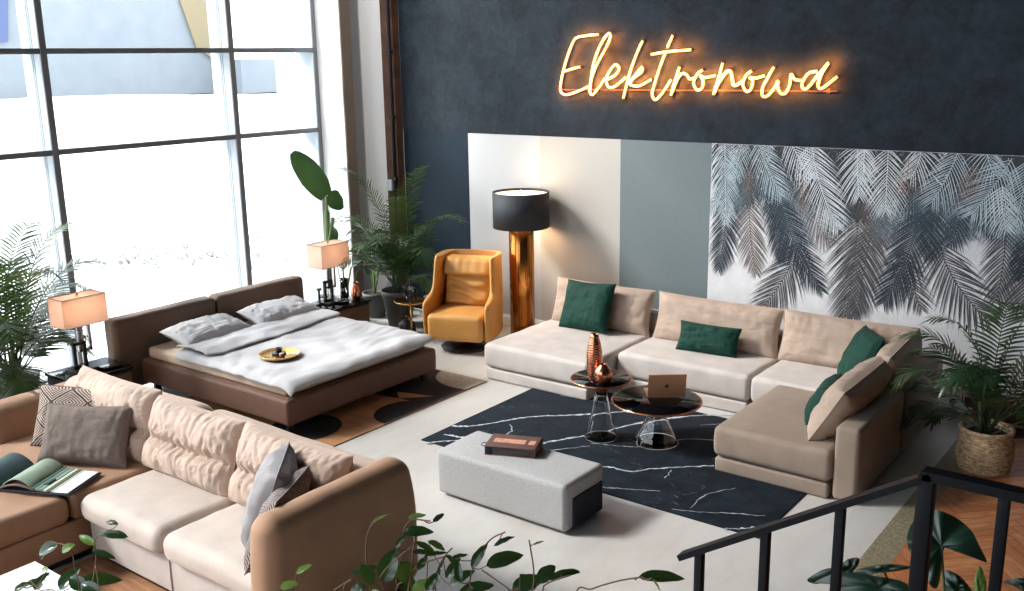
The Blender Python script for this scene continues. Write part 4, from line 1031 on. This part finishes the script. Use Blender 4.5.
for z, e in ((1.36, 7), (1.50, 5)):
    for k in range(3):
        a = k*2.1+.4
        ld = bpy.data.lights.new('floor_lamp_light', 'POINT'); ld.energy = e; ld.color = (1, .62, .34); ld.shadow_soft_size = .03
        lo = bpy.data.objects.new('floor_lamp_light', ld); COL.objects.link(lo); lo.location = (L0[0]+.2*math.cos(a), L0[1]+.2*math.sin(a), z)
ld = bpy.data.lights.new('floor_lamp_light', 'POINT'); ld.energy = 4; ld.color = (1, .70, .45); ld.shadow_soft_size = .12
lo = bpy.data.objects.new('floor_lamp_light', ld); COL.objects.link(lo); lo.location = (L0[0], L0[1], 1.78)

# ------------------------------------------------------------------ marble rug with veins
rb = MB().rbox((-5.12, 5.46, 0), (-2.22, 7.3, .010), .003, 0)
def vein(pts, w, seed):
    q = [onz(x, y, .011) for x, y in pts]; q = spline([Vector((p.x, p.y, 0)) for p in q], 14); n = len(q); vs = []; fs = []
    for i, p in enumerate(q):
        tt = (q[min(i+1, n-1)]-q[max(0, i-1)]).normalized(); nn_ = Vector((-tt.y, tt.x, 0))
        j = .012*nz3(i*.35, seed, 0)+.006*nz3(i*1.1, seed, 4); ww = w*(.35+.9*abs(nz3(i*.22, seed, 9))*1.6)
        p = p+nn_*j; vs += [(p.x-nn_.x*ww, p.y-nn_.y*ww, .0108), (p.x+nn_.x*ww, p.y+nn_.y*ww, .0108)]
    rb.add(vs, [(2*i, 2*i+1, 2*i+3, 2*i+2) for i in range(n-1)], 1, False)
VE = [([(452, 426), (470, 426), (492, 423), (520, 418), (541, 416), (560, 415.5), (590, 414), (630, 411)], .016), ([(425, 443), (445, 441), (470, 440)], .012), ([(444, 434), (460, 437), (480, 441)], .016),
 ([(510, 424), (512, 430), (503, 436)], .006), ([(524, 446), (543, 443), (570, 438), (595, 434), (640, 423), (689, 416), (730, 414)], .013), ([(536, 451), (560, 449), (590, 446)], .005),
 ([(590, 466), (610, 467), (630, 471.5), (650, 469), (680, 467), (714, 465.5)], .011), ([(655, 441), (690, 439), (715, 440)], .006), ([(600, 487), (625, 489), (660, 491)], .005), ([(672, 509), (700, 512), (730, 513), (765, 516)], .004), ([(722, 528.5), (740, 528.5), (757, 527)], .010),
 ([(640, 447), (620, 446), (590, 443)], .004), ([(700, 425), (716, 424), (725, 425)], .004), ([(560, 395), (600, 402), (640, 405)], .003), ([(665, 478), (672, 470)], .004), ([(690, 508), (705, 495), (735, 488)], .003)]
for i, (p, w) in enumerate(VE): vein(p, w, i*3.1)
tag(obj('marble_rug', rb, ['rug', 'vein']), 'large navy rug with white marble veins under the glass tables', 'rug')

# ------------------------------------------------------------------ bell tables
def bell(x, y, h, r, rb_, rt, label):
    t = thing('bell_table', label, 'table', (x, y, .011), 0, 'tables with glass bell bases')
    c = (x, y, .011)
    obj('table_top', MB().lathe([(0, h-.012), (r-.012, h-.012), (r-.012, h), (0, h)], 64, c=c), 'blackglass', t)
    obj('rim', MB().tube([Vector((x+(r-.004)*math.cos(k*PI/36), y+(r-.004)*math.sin(k*PI/36), .011+h-.008)) for k in range(72)], .0072, 8, closed=True), 'copper', t)
    hb = h*.78
    prof = [(rb_, 0), (rb_*1.0, .01), (rb_*.82, hb*.25), (rb_*.55, hb*.6), (rt*1.05, hb*.9), (rt, hb)]
    inn = [(a-.007, b) for a, b in reversed(prof)]
    obj('glass_base', MB().lathe(prof+inn+[prof[0]], 48, c=c), 'glass', t)
    obj('neck', MB().lathe([(0, hb-.02), (rt-.012, hb-.02), (rt+.003, hb), (rt*1.2, h-.02), (r*.35, h-.013), (0, h-.013)], 32, c=c), 'copper', t)
bell(-3.95, 6.33, .505, .245, .135, .05, 'smaller taller glass bell table with dark top and copper vases')
bell(-3.54, 6.50, .355, .355, .18, .07, 'larger lower glass bell table with dark top and laptop')
vz = thing('tall_vase', 'tall ribbed copper vase on the smaller bell table', 'vase', (-3.97, 6.26, .517))
pr = [(0, 0), (.04, 0)]
KP = [(0, .042), (.15, .054), (.35, .064), (.6, .062), (.8, .050), (.93, .036), (1, .032)]
for i in range(1, 60):
    u = i/60
    for (ua, ra), (ub, rb2) in zip(KP, KP[1:]):
        if ua <= u <= ub: r_ = ra+(rb2-ra)*(u-ua)/(ub-ua)
    pr.append((r_+.0018*math.sin(u*120), u*.37))
pr += [(.031, .375), (.026, .375), (.024, .3), (0, .29)]
obj('vessel', MB().lathe(pr, 36, c=(-3.97, 6.26, .517)), 'copper', vz)
vz = thing('round_vase', 'small egg shaped copper vase beside the tall one', 'vase', (-3.85, 6.20, .517))
pr = [(0, 0), (.03, 0), (.058, .03), (.075, .075), (.064, .12), (.032, .155), (.022, .168), (.018, .165), (.022, .15), (0, .14)]
obj('vessel', MB().lathe(pr, 12, c=(-3.85, 6.20, .517)), 'copper', vz)
# laptop: lid back towards the camera
lp = thing('laptop', 'open rose gold laptop seen from behind on the larger bell table', 'laptop', (-3.50, 6.58, .367), R(37))
obj('base', MB().rbox((-.15, -.005, 0), (.15, .205, .012), .004), 'laptop', lp, world=False)
obj('keyboard', MB().rbox((-.13, .03, .0118), (.13, .12, .0135), .001), 'lapkeys', lp, world=False)
lidm = Matrix.Translation((0, 0, .010)) @ Matrix.Rotation(R(14), 4, 'X')
ld_ = obj('lid', MB().rbox((-.15, -.007, 0), (.15, 0, .205), .003, mat=lidm), 'laptop', lp, world=False)
obj('screen', MB().box((-.14, .0002, .01), (.14, .0012, .197), mat=lidm), 'blackglass', ld_, world=False)
ap = MB()
def disc(cx, cz, rx, rz, n=24, bite=False, ang=0):
    pts = []
    for k in range(n):
        a = 2*PI*k/n; x = rx*math.cos(a); z = rz*math.sin(a)
        if bite and abs(a) < .7 or bite and abs(a-2*PI) < .7: x = rx*.55
        X_ = x*math.cos(ang)-z*math.sin(ang); Z_ = x*math.sin(ang)+z*math.cos(ang)
        pts.append((cx+X_, -.0078, cz+Z_))
    ap.add(pts, [tuple(range(n))], 0, False, mat=lidm)
disc(-.006, .098, .011, .014, bite=True); disc(.006, .098, .011, .014, bite=True); disc(.003, .117, .003, .006, ang=-.5)
obj('logo', ap, 'lapkeys', ld_, world=False)

# ------------------------------------------------------------------ ottoman and binder
t = thing('ottoman', 'light grey rectangular ottoman on the concrete floor before the marble rug', 'ottoman', (-3.77, 5.0, 0))
obj('body', soft(MB(), (-4.34, 4.77, .018), (-3.24, 5.24, .345), .035, .012, wr=.003, seed=8, div=(20, 10, 6), cs=5), 'greyfab', t)
obj('pocket', MB().rbox((-3.262, 4.85, .03), (-3.228, 5.20, .235), .004), 'navyflat', t)
obj('tag_label', MB().box((-4.349, 4.95, .17), (-4.337, 4.97, .22)), 'black', t)
for x in (-4.2, -3.35):
    for y in (4.87, 5.17): obj('foot', MB().lathe([(0, 0), (.025, 0), (.025, .035), (0, .035)], 16, c=(x, y, 0)), 'black', t)
t = thing('binder', 'thick brown binder with copper strip lying on the grey ottoman', 'binder', (-3.86, 5.05, .352), R(22))
obj('cover', MB().rbox((-.18, -.115, .06), (.18, .12, .068), .002, mat=TR((0, 0, 0), 0, 0, 0)).rbox((-.18, -.115, 0), (.18, .12, .006), .002).rbox((-.18, .112, 0), (.18, .12, .068), .002).rbox((.172, -.115, 0), (.18, .12, .068), .002), 'bookbrown', t, world=False)
obj('pages', MB().rbox((-.13, -.108, .006), (.17, .11, .060), .002), 'bookpages', t, world=False)
obj('spine', MB().rbox((-.178, -.113, .006), (-.13, .11, .060), .003), 'navyflat', t, world=False)
obj('strip', MB().box((-.14, -.035, .068), (.085, .035, .0695)).box((.11, -.035, .068), (.155, .035, .0695)), 'bookpink', t, world=False)
obj('ring_loop', MB().tube([(-.19+.035*math.cos(a*.4)-.01, .0+.035*math.sin(a*.4), .03) for a in range(16)], .003, 6, closed=True), 'black', t, world=False)

# ------------------------------------------------------------------ wooden ledge behind the corner sofa
t = thing('wooden_ledge', 'low dark wooden ledge along the wall right of the corner sofa', 'ledge', (-.6, 8.5, 0))
obj('riser', MB().box((-1.82, 8.47, 0), (.9, 8.645, .17)), 'woodplat', t)
obj('edge_strip', MB().rbox((-1.83, 8.455, .0), (.9, 8.47, .022), .004), 'woodedge', t)
obj('top_board', MB().rbox((-1.83, 8.455, .17), (.9, 8.645, .19), .005), 'woodplat', t)
t = thing('white_plinth', 'white display plinth cut off by the right edge of the picture', 'plinth', (-.86, 7.75, .004))
obj('block', MB().rbox((-1.04, 7.72, .004), (-.6, 8.1, .24), .01), 'tablewhite', t)
obj('cap', MB().rbox((-1.05, 7.71, .24), (-.59, 8.11, .27), .008), 'tablewhite', t)

# ------------------------------------------------------------------ stair with black railing
RY = 2.98
rl = thing('stair_railing', 'black steel stair railing with square balusters at the lower right', 'railing', (-.68, RY, .0))
pa = ony(928, 474, RY); pe = ony(681, 556, RY); pr_ = ony(1023, 492, RY)
def flatbar(mb, a, b, w, h):
    a = Vector(a); b = Vector(b); d = (b-a).normalized(); s_ = Vector((0, 1, 0)); u_ = s_.cross(d).normalized()*-1
    if u_.z < 0: u_ = -u_
    q = [s_*(-w/2)+u_*(-h/2), s_*(w/2)+u_*(-h/2), s_*(w/2)+u_*(h/2), s_*(-w/2)+u_*(h/2)]
    vs = [a+x for x in q]+[b+x for x in q]
    mb.add(vs, [(3,2,1,0),(4,5,6,7),(0,1,5,4),(1,2,6,5),(2,3,7,6),(3,0,4,7)], 0, False)
LZ = .80
zr = pa.z
hb_ = MB(); flatbar(hb_, pe, pa+Vector((.012, 0, 0)), .05, .022); obj('handrail', hb_, 'railblack', rl)
hb_ = MB(); flatbar(hb_, pa-Vector((.012, 0, 0)), (1.6, RY, zr), .05, .03); obj('handrail', hb_, 'railblack', rl)
slope = (pa.z-pe.z)/(pa.x-pe.x)
obj('post', MB().rbox((pa.x-.024, RY-.024, LZ-.12), (pa.x+.024, RY+.024, zr), .003), 'railblack', rl)
for px, py in ((700, 549), (766, 533), (841, 507)):
    p = ony(px, py, RY); zt = pa.z+(p.x-pa.x)*slope
    obj('baluster', MB().rbox((p.x-.015, RY-.015, zt-.94-.12), (p.x+.015, RY+.015, zt-.005), .002), 'railblack', rl)
for x in (ony(1006, 487, RY).x, -.22, .04, .30, .56, .82, 1.08, 1.34):
    obj('baluster', MB().rbox((x-.016, RY-.016, LZ-.0), (x+.016, RY+.016, zr-.005), .002), 'railblack', rl)
x = pe.x-.14
obj('stringer', (lambda mb: (flatbar(mb, (pa.x, RY, LZ-.12), (pa.x-1.25, RY, LZ-.12-1.25*slope*1.0), .02, .16), mb)[1])(MB()), 'railblack', rl)
st = thing('staircase', 'wooden landing and steps below the black railing', 'stairs', (0, 2.2, 0))
obj('landing', MB().rbox((pa.x-.02, 2.25, LZ-.12), (1.8, RY+.01, LZ), .006), 'woodplat', st)
for k in range(4):
    zt = LZ-(k+1)*.16; x1 = pa.x-.02-k*.26
    obj('tread', MB().rbox((x1-.28, 2.25, zt-.04), (x1, RY-.03, zt), .005), 'woodplat', st)
    obj('riser', MB().box((x1-.02, 2.27, max(0.01, zt-.04)), (x1, RY-.05, zt+.13)), 'tablewhite', st)
obj('support', MB().box((pa.x+.1, 2.3, .004), (pa.x+.2, 2.9, LZ-.12)).box((1.5, 2.3, .004), (1.6, 2.9, LZ-.12)), 'railblack', st)

# ------------------------------------------------------------------ foreground plants
def img_leaf(mb, px, py, ang, lpx, wpx, Y, mi=0, tilt=0, bend=.6, seed=0, fold_=.18, shape=None):
    """leaf starting at the picture point, in the plane of a given depth, pointing ang degrees (0=right, 90=up)"""
    p = ony(px, py, Y); k = (p-CAM).dot(_f)/FOC
    d = _r2*math.cos(R(ang))+_u2*math.sin(R(ang))+_f*tilt
    upv = (-_f*.8+_u2*.6+_r2*random.uniform(-.3, .3))
    broad_leaf(mb, p, d, upv, lpx*k*1.05, wpx*k*1.15, bend, fold_, mi, n=10, shape=shape, wav=.0015, seed=seed)
def twig(mb, pts, Y, r=.003):
    q = [ony(x, y, Y) for x, y in pts]; mb.tube(spline(q, 5), r, 5)
def floor_tree(name, label, base_px, Y, twigs, leaves, hmat, leafm='ficus', rnear=.0022):
    b = ony(base_px, 640, Y); root = Vector((b.x, b.y, .0))
    if b.x > -1.45: root.z = .004
    t = thing(name, label, 'plant', tuple(root))
    pot(t, tuple(root), .13, .18, .34, hmat)
    tps = []; tk = MB(); tk.tube(spline([root+Vector((0, 0, .3)), root+Vector((.02, .02, .8)), b], 6), [.014]*6+[.010]*6+[.006], 8)
    for tw in twigs:
        q = [ony(x, y, Y) for x, y in tw]; q = [b+Vector((0, 0, -.25))]+q; sp_ = spline(q, 6); tps += sp_; tk.tube(sp_, rnear, 5)
    mb = MB()
    for i, l in enumerate(leaves):
        mi = l[5] if len(l) > 5 else 0
        yl = Y+random.uniform(-.06, .06); lp_ = ony(l[0], l[1], yl)
        img_leaf(mb, l[0], l[1], l[2], l[3], l[4], yl, mi, tilt=random.uniform(-.25, .25), seed=i)
        nr = min(tps, key=lambda q: (q-lp_).length); tk.tube(spline([nr, (nr+lp_)/2+Vector((0, 0, -.006)), lp_], 3), .0016, 4)
    obj('trunk', tk, 'twig', t)
    obj('foliage', mb, [leafm, 'ficuslight'], t)
floor_tree('foreground_ficus', 'dark glossy leafed plant at the bottom left corner', 70, 1.55,
 [[(80, 600), (75, 570), (70, 548), (52, 542)], [(90, 600), (96, 560), (95, 540), (108, 530)], [(60, 600), (40, 590), (30, 580)]],
 [(128, 537, 165, 30, 8), (118, 524, 168, 16, 5), (95, 545, 150, 22, 7, 1), (92, 551, -8, 24, 6), (58, 545, 195, 22, 12), (45, 545, 250, 16, 6), (62, 552, 40, 14, 8, 1), (78, 583, 10, 40, 13), (60, 590, 60, 26, 14), (85, 590, 140, 22, 12), (35, 590, 60, 20, 9), (24, 588, 30, 22, 8), (100, 595, 150, 26, 12), (48, 568, 200, 12, 5, 1), (14, 592, 40, 18, 7)], 'pot')
floor_tree('foreground_ficus', 'broad leafed green plant in front of the tan sofa arm', 385, 1.75,
 [[(385, 600), (380, 578), (400, 556), (414, 545)], [(372, 600), (368, 575), (366, 545), (372, 525), (388, 514)], [(345, 600), (352, 580), (334, 590)], [(395, 600), (405, 580), (420, 565), (446, 556)], [(300, 600), (294, 586)], [(414, 545), (404, 532), (412, 520), (430, 521)]],
 [(403, 533, 12, 30, 10), (408, 518, 18, 18, 5, 1), (372, 522, 28, 20, 4, 1), (433, 522, 40, 14, 5), (415, 542, -22, 24, 6), (412, 552, 5, 20, 5), (384, 582, 75, 34, 18), (372, 584, 110, 22, 12), (400, 562, -65, 26, 18), (396, 578, -20, 22, 16), (352, 574, 25, 26, 7), (412, 590, 30, 24, 10, 1), (380, 592, 200, 18, 8, 1), (366, 585, 200, 20, 8), (418, 570, 60, 16, 7), (424, 556, 15, 24, 4), (296, 574, 40, 18, 6, 1), (280, 588, 20, 18, 8, 1), (396, 548, 60, 16, 5), (426, 590, 60, 20, 8)], 'potdark')
floor_tree('foreground_ficus', 'airy plant with curled dark leaves at the bottom centre', 500, 1.9,
 [[(480, 600), (470, 585), (476, 560), (490, 540), (505, 532)], [(530, 600), (534, 575), (530, 545), (529, 540)], [(440, 600), (436, 575), (445, 556), (452, 548)], [(520, 600), (510, 590), (482, 570)], [(540, 600), (545, 585), (570, 575)]],
 [(428, 541, -25, 22, 6), (446, 555, -40, 18, 5), (452, 558, 20, 16, 4), (436, 580, 75, 22, 4), (472, 568, 65, 28, 9), (494, 546, 35, 22, 5), (486, 566, 25, 38, 14), (520, 574, -40, 16, 6), (512, 590, 28, 34, 15), (538, 583, 50, 24, 13), (548, 580, 22, 34, 8), (562, 574, 10, 20, 5), (450, 585, 40, 28, 9), (460, 582, 100, 20, 8), (470, 590, 20, 24, 9), (446, 578, 60, 24, 8), (458, 596, 30, 30, 10), (532, 545, 20, 14, 2, 1), (434, 592, 80, 20, 6)], 'pot')
floor_tree('foreground_ficus', 'single thin branch ending in one wavy leaf at the bottom centre right', 580, 2.0,
 [[(575, 600), (592, 589), (618, 581), (642, 577)]], [(638, 577, 8, 46, 11), (652, 578, -50, 16, 2, 1)], 'potdark')
# arrowhead plant on the parquet
Yp = 3.75
b = ony(960, 640, Yp)
t = thing('arrowhead_plant', 'large leafed arrowhead plant behind the black railing on the parquet', 'plant', (b.x, b.y, .004))
pot(t, (b.x, b.y, .004), .15, .21, .38, 'potdark')
lf = MB(); sm = MB()
def arrow(u):
    return (.5+.5*math.cos(PI*(u-.28)/.72*.999))**.8 if u > .28 else (.45+.55*(u/.28))
def outline_leaf(mb, pts, J, Y, slope=.5, mi=0, seed=0, amp=.02):
    # a broad blade given by its outline: rings from the petiole joint out, laid back and rippled
    jz = ony(*J, Y).z; n = len(pts)*4; P_ = [Vector((x, y, 0)) for x, y in pts]; ring = []
    P_ = P_+P_[:2]+[P_[2]]
    full = []
    L = len(pts)
    for i in range(L):
        a, b, c, d = [Vector((*pts[(i+k) % L], 0)) for k in (-1, 0, 1, 2)]
        for k in range(4):
            u = k/4; full.append(.5*((2*b)+(c-a)*u+(2*a-5*b+4*c-d)*u*u+(3*b-a-3*c+d)*u**3))
    vs = []; R_ = 6; m_ = len(full)
    for r in range(R_+1):
        f = r/R_
        for i, q in enumerate(full):
            x = J[0]+(q.x-J[0])*f; y = J[1]+(q.y-J[1])*f
            p0 = ony(x, y, Y); ang = math.atan2(q.y-J[1], q.x-J[0])
            dy = (p0.z-jz)*slope + amp*f*math.sin(ang*5+seed) - .02*math.sin(f*PI) + amp*.4*f*math.sin(ang*13+seed*2)
            vs.append(ony(x, y, Y+dy))
    fs = [(r*m_+i, r*m_+(i+1) % m_, (r+1)*m_+(i+1) % m_, (r+1)*m_+i) for r in range(R_) for i in range(m_)]
    mb.add(vs, fs, mi, True)
LV = [([(936, 510), (955, 517), (971, 530), (979, 545), (987, 562), (975, 557), (960, 551), (949, 546), (943, 551), (943, 562), (941, 574), (937, 588), (930, 585), (927, 572), (920, 561), (910, 552), (907, 538), (912, 523), (922, 514)], (941, 546), .9),
 ([(807, 580), (822, 570), (838, 566), (848, 559), (859, 558), (857, 567), (846, 575), (830, 578), (818, 584)], (850, 568), .6),
 ([(855, 571), (870, 566), (890, 564), (912, 567), (898, 571), (880, 573), (865, 575)], (884, 570), .5),
 ([(814, 583), (830, 575), (850, 572), (875, 576), (898, 580), (912, 588), (916, 602), (880, 610), (845, 606), (842, 590), (830, 582)], (880, 588), .7),
 ([(942, 570), (957, 574), (968, 585), (974, 597), (962, 606), (950, 602), (945, 586)], (958, 588), .6),
 ([(979, 565), (986, 580), (985, 596), (976, 598), (974, 584)], (980, 592), .4),
 ([(1003, 582), (1012, 579), (1024, 578), (1040, 582), (1044, 592), (1026, 592), (1014, 586)], (1028, 586), .5)]
for i, (o_, J_, sl) in enumerate(LV):
    Yl = Yp+(-.05, .06, .02, -.08, .05, .0, .04)[i]
    outline_leaf(lf, o_, J_, Yl, sl, 1 if i == 5 else 0, seed=i*1.7, amp=.014 if i else .02)
    A_ = ony(*J_, Yl); sm.tube(spline([Vector((b.x, b.y, .35)), (A_+Vector((b.x, b.y, .35)))/2+Vector((.02, 0, -.1)), A_], 7), .006, 6)
obj('foliage', lf, ['alocasia', 'ficuslight'], t); obj('stem', sm, 'cane', t)

# ------------------------------------------------------------------ added lamp out of view, brightens the window corner wall
def add_fill_lamp(x, y, tx, ty, e, label, size=70, col=(1, .84, .66)):
    t = thing('added_fill_lamp', label, 'fill lamp', (x, y, H))
    obj('mount', MB().lathe([(0, -.04), (.06, -.04), (.06, 0), (0, 0)], 24, c=(x, y, H)), 'black', t)
    obj('lamp_head', MB().lathe([(0, -.22), (.05, -.22), (.055, -.08), (.03, -.05), (0, -.05)], 24, c=(x, y, H)), 'black', t)
    ld = bpy.data.lights.new('added_fill_light', 'SPOT'); ld.energy = e; ld.color = col; ld.spot_size = R(size); ld.spot_blend = .8; ld.shadow_soft_size = .12
    lo = bpy.data.objects.new('added_fill_light', ld); COL.objects.link(lo); lo.location = (x, y, H-.24)
    lo.rotation_euler = (Vector((tx, ty, 2.2))-Vector((x, y, H-.24))).to_track_quat('-Z', 'Y').to_euler()

add_fill_lamp(-6.9, 5.6, -8.6, 8.65, 950, 'added unseen spotlight aimed at the plants in the window corner', 42, (1, .95, .9))

# ------------------------------------------------------------------ sky, sun, view
w = bpy.data.worlds.new('World'); S.world = w; w.use_nodes = True
nt = w.node_tree; bg = nt.nodes['Background']; bg.inputs[1].default_value = 1.0
tcw = nt.nodes.new('ShaderNodeTexCoord'); spw = nt.nodes.new('ShaderNodeSeparateXYZ'); nt.links.new(tcw.outputs['Generated'], spw.inputs[0])
mrw = nt.nodes.new('ShaderNodeMapRange'); nt.links.new(spw.outputs[0], mrw.inputs['Value']); mrw.inputs['From Min'].default_value = -1; mrw.inputs['From Max'].default_value = .1; mrw.inputs['To Min'].default_value = 5.0; mrw.inputs['To Max'].default_value = 3.0
vm = nt.nodes.new('ShaderNodeVectorMath'); vm.operation = 'SCALE'; vm.inputs[0].default_value = (.88, .94, 1); nt.links.new(mrw.outputs[0], vm.inputs['Scale']); nt.links.new(vm.outputs[0], bg.inputs[0])
for (y0, y1) in ((-6, .6), (.6, 4.8), (4.8, 8.1)):
    ld = bpy.data.lights.new('window_portal', 'AREA'); ld.shape = 'RECTANGLE'; ld.size = y1-y0; ld.size_y = H
    ld.cycles.is_portal = True
    lo = bpy.data.objects.new('window_portal', ld); COL.objects.link(lo); lo.location = (WX-.36, (y0+y1)/2, H/2); lo.rotation_euler = (R(90), 0, R(-90))
ld = bpy.data.lights.new('window_portal', 'AREA'); ld.shape = 'RECTANGLE'; ld.size = 7.5; ld.size_y = H-.6; ld.cycles.is_portal = True
lo = bpy.data.objects.new('window_portal', ld); COL.objects.link(lo); lo.location = (-5.27, -6.2, .6+(H-.6)/2); lo.rotation_euler = (R(90), 0, 0)
sd = bpy.data.lights.new('sun', 'SUN'); sd.energy = 7.0; sd.angle = R(14); sd.color = (1, .97, .93)
sl = bpy.data.objects.new('sun', sd); COL.objects.link(sl)
sl.rotation_euler = Vector((.66, .42, -.64)).to_track_quat('-Z', 'Y').to_euler()
S.view_settings.view_transform = 'Standard'; S.view_settings.look = 'None'; S.view_settings.gamma = 1
S.view_settings.use_curve_mapping = False
S.view_settings.exposure = 0.14
S.cycles.max_bounces = 8; S.cycles.diffuse_bounces = 5; S.cycles.glossy_bounces = 4; S.cycles.transmission_bounces = 8; S.cycles.transparent_max_bounces = 12
S.cycles.caustics_reflective = False; S.cycles.caustics_refractive = False
S.cycles.sample_clamp_indirect = 6
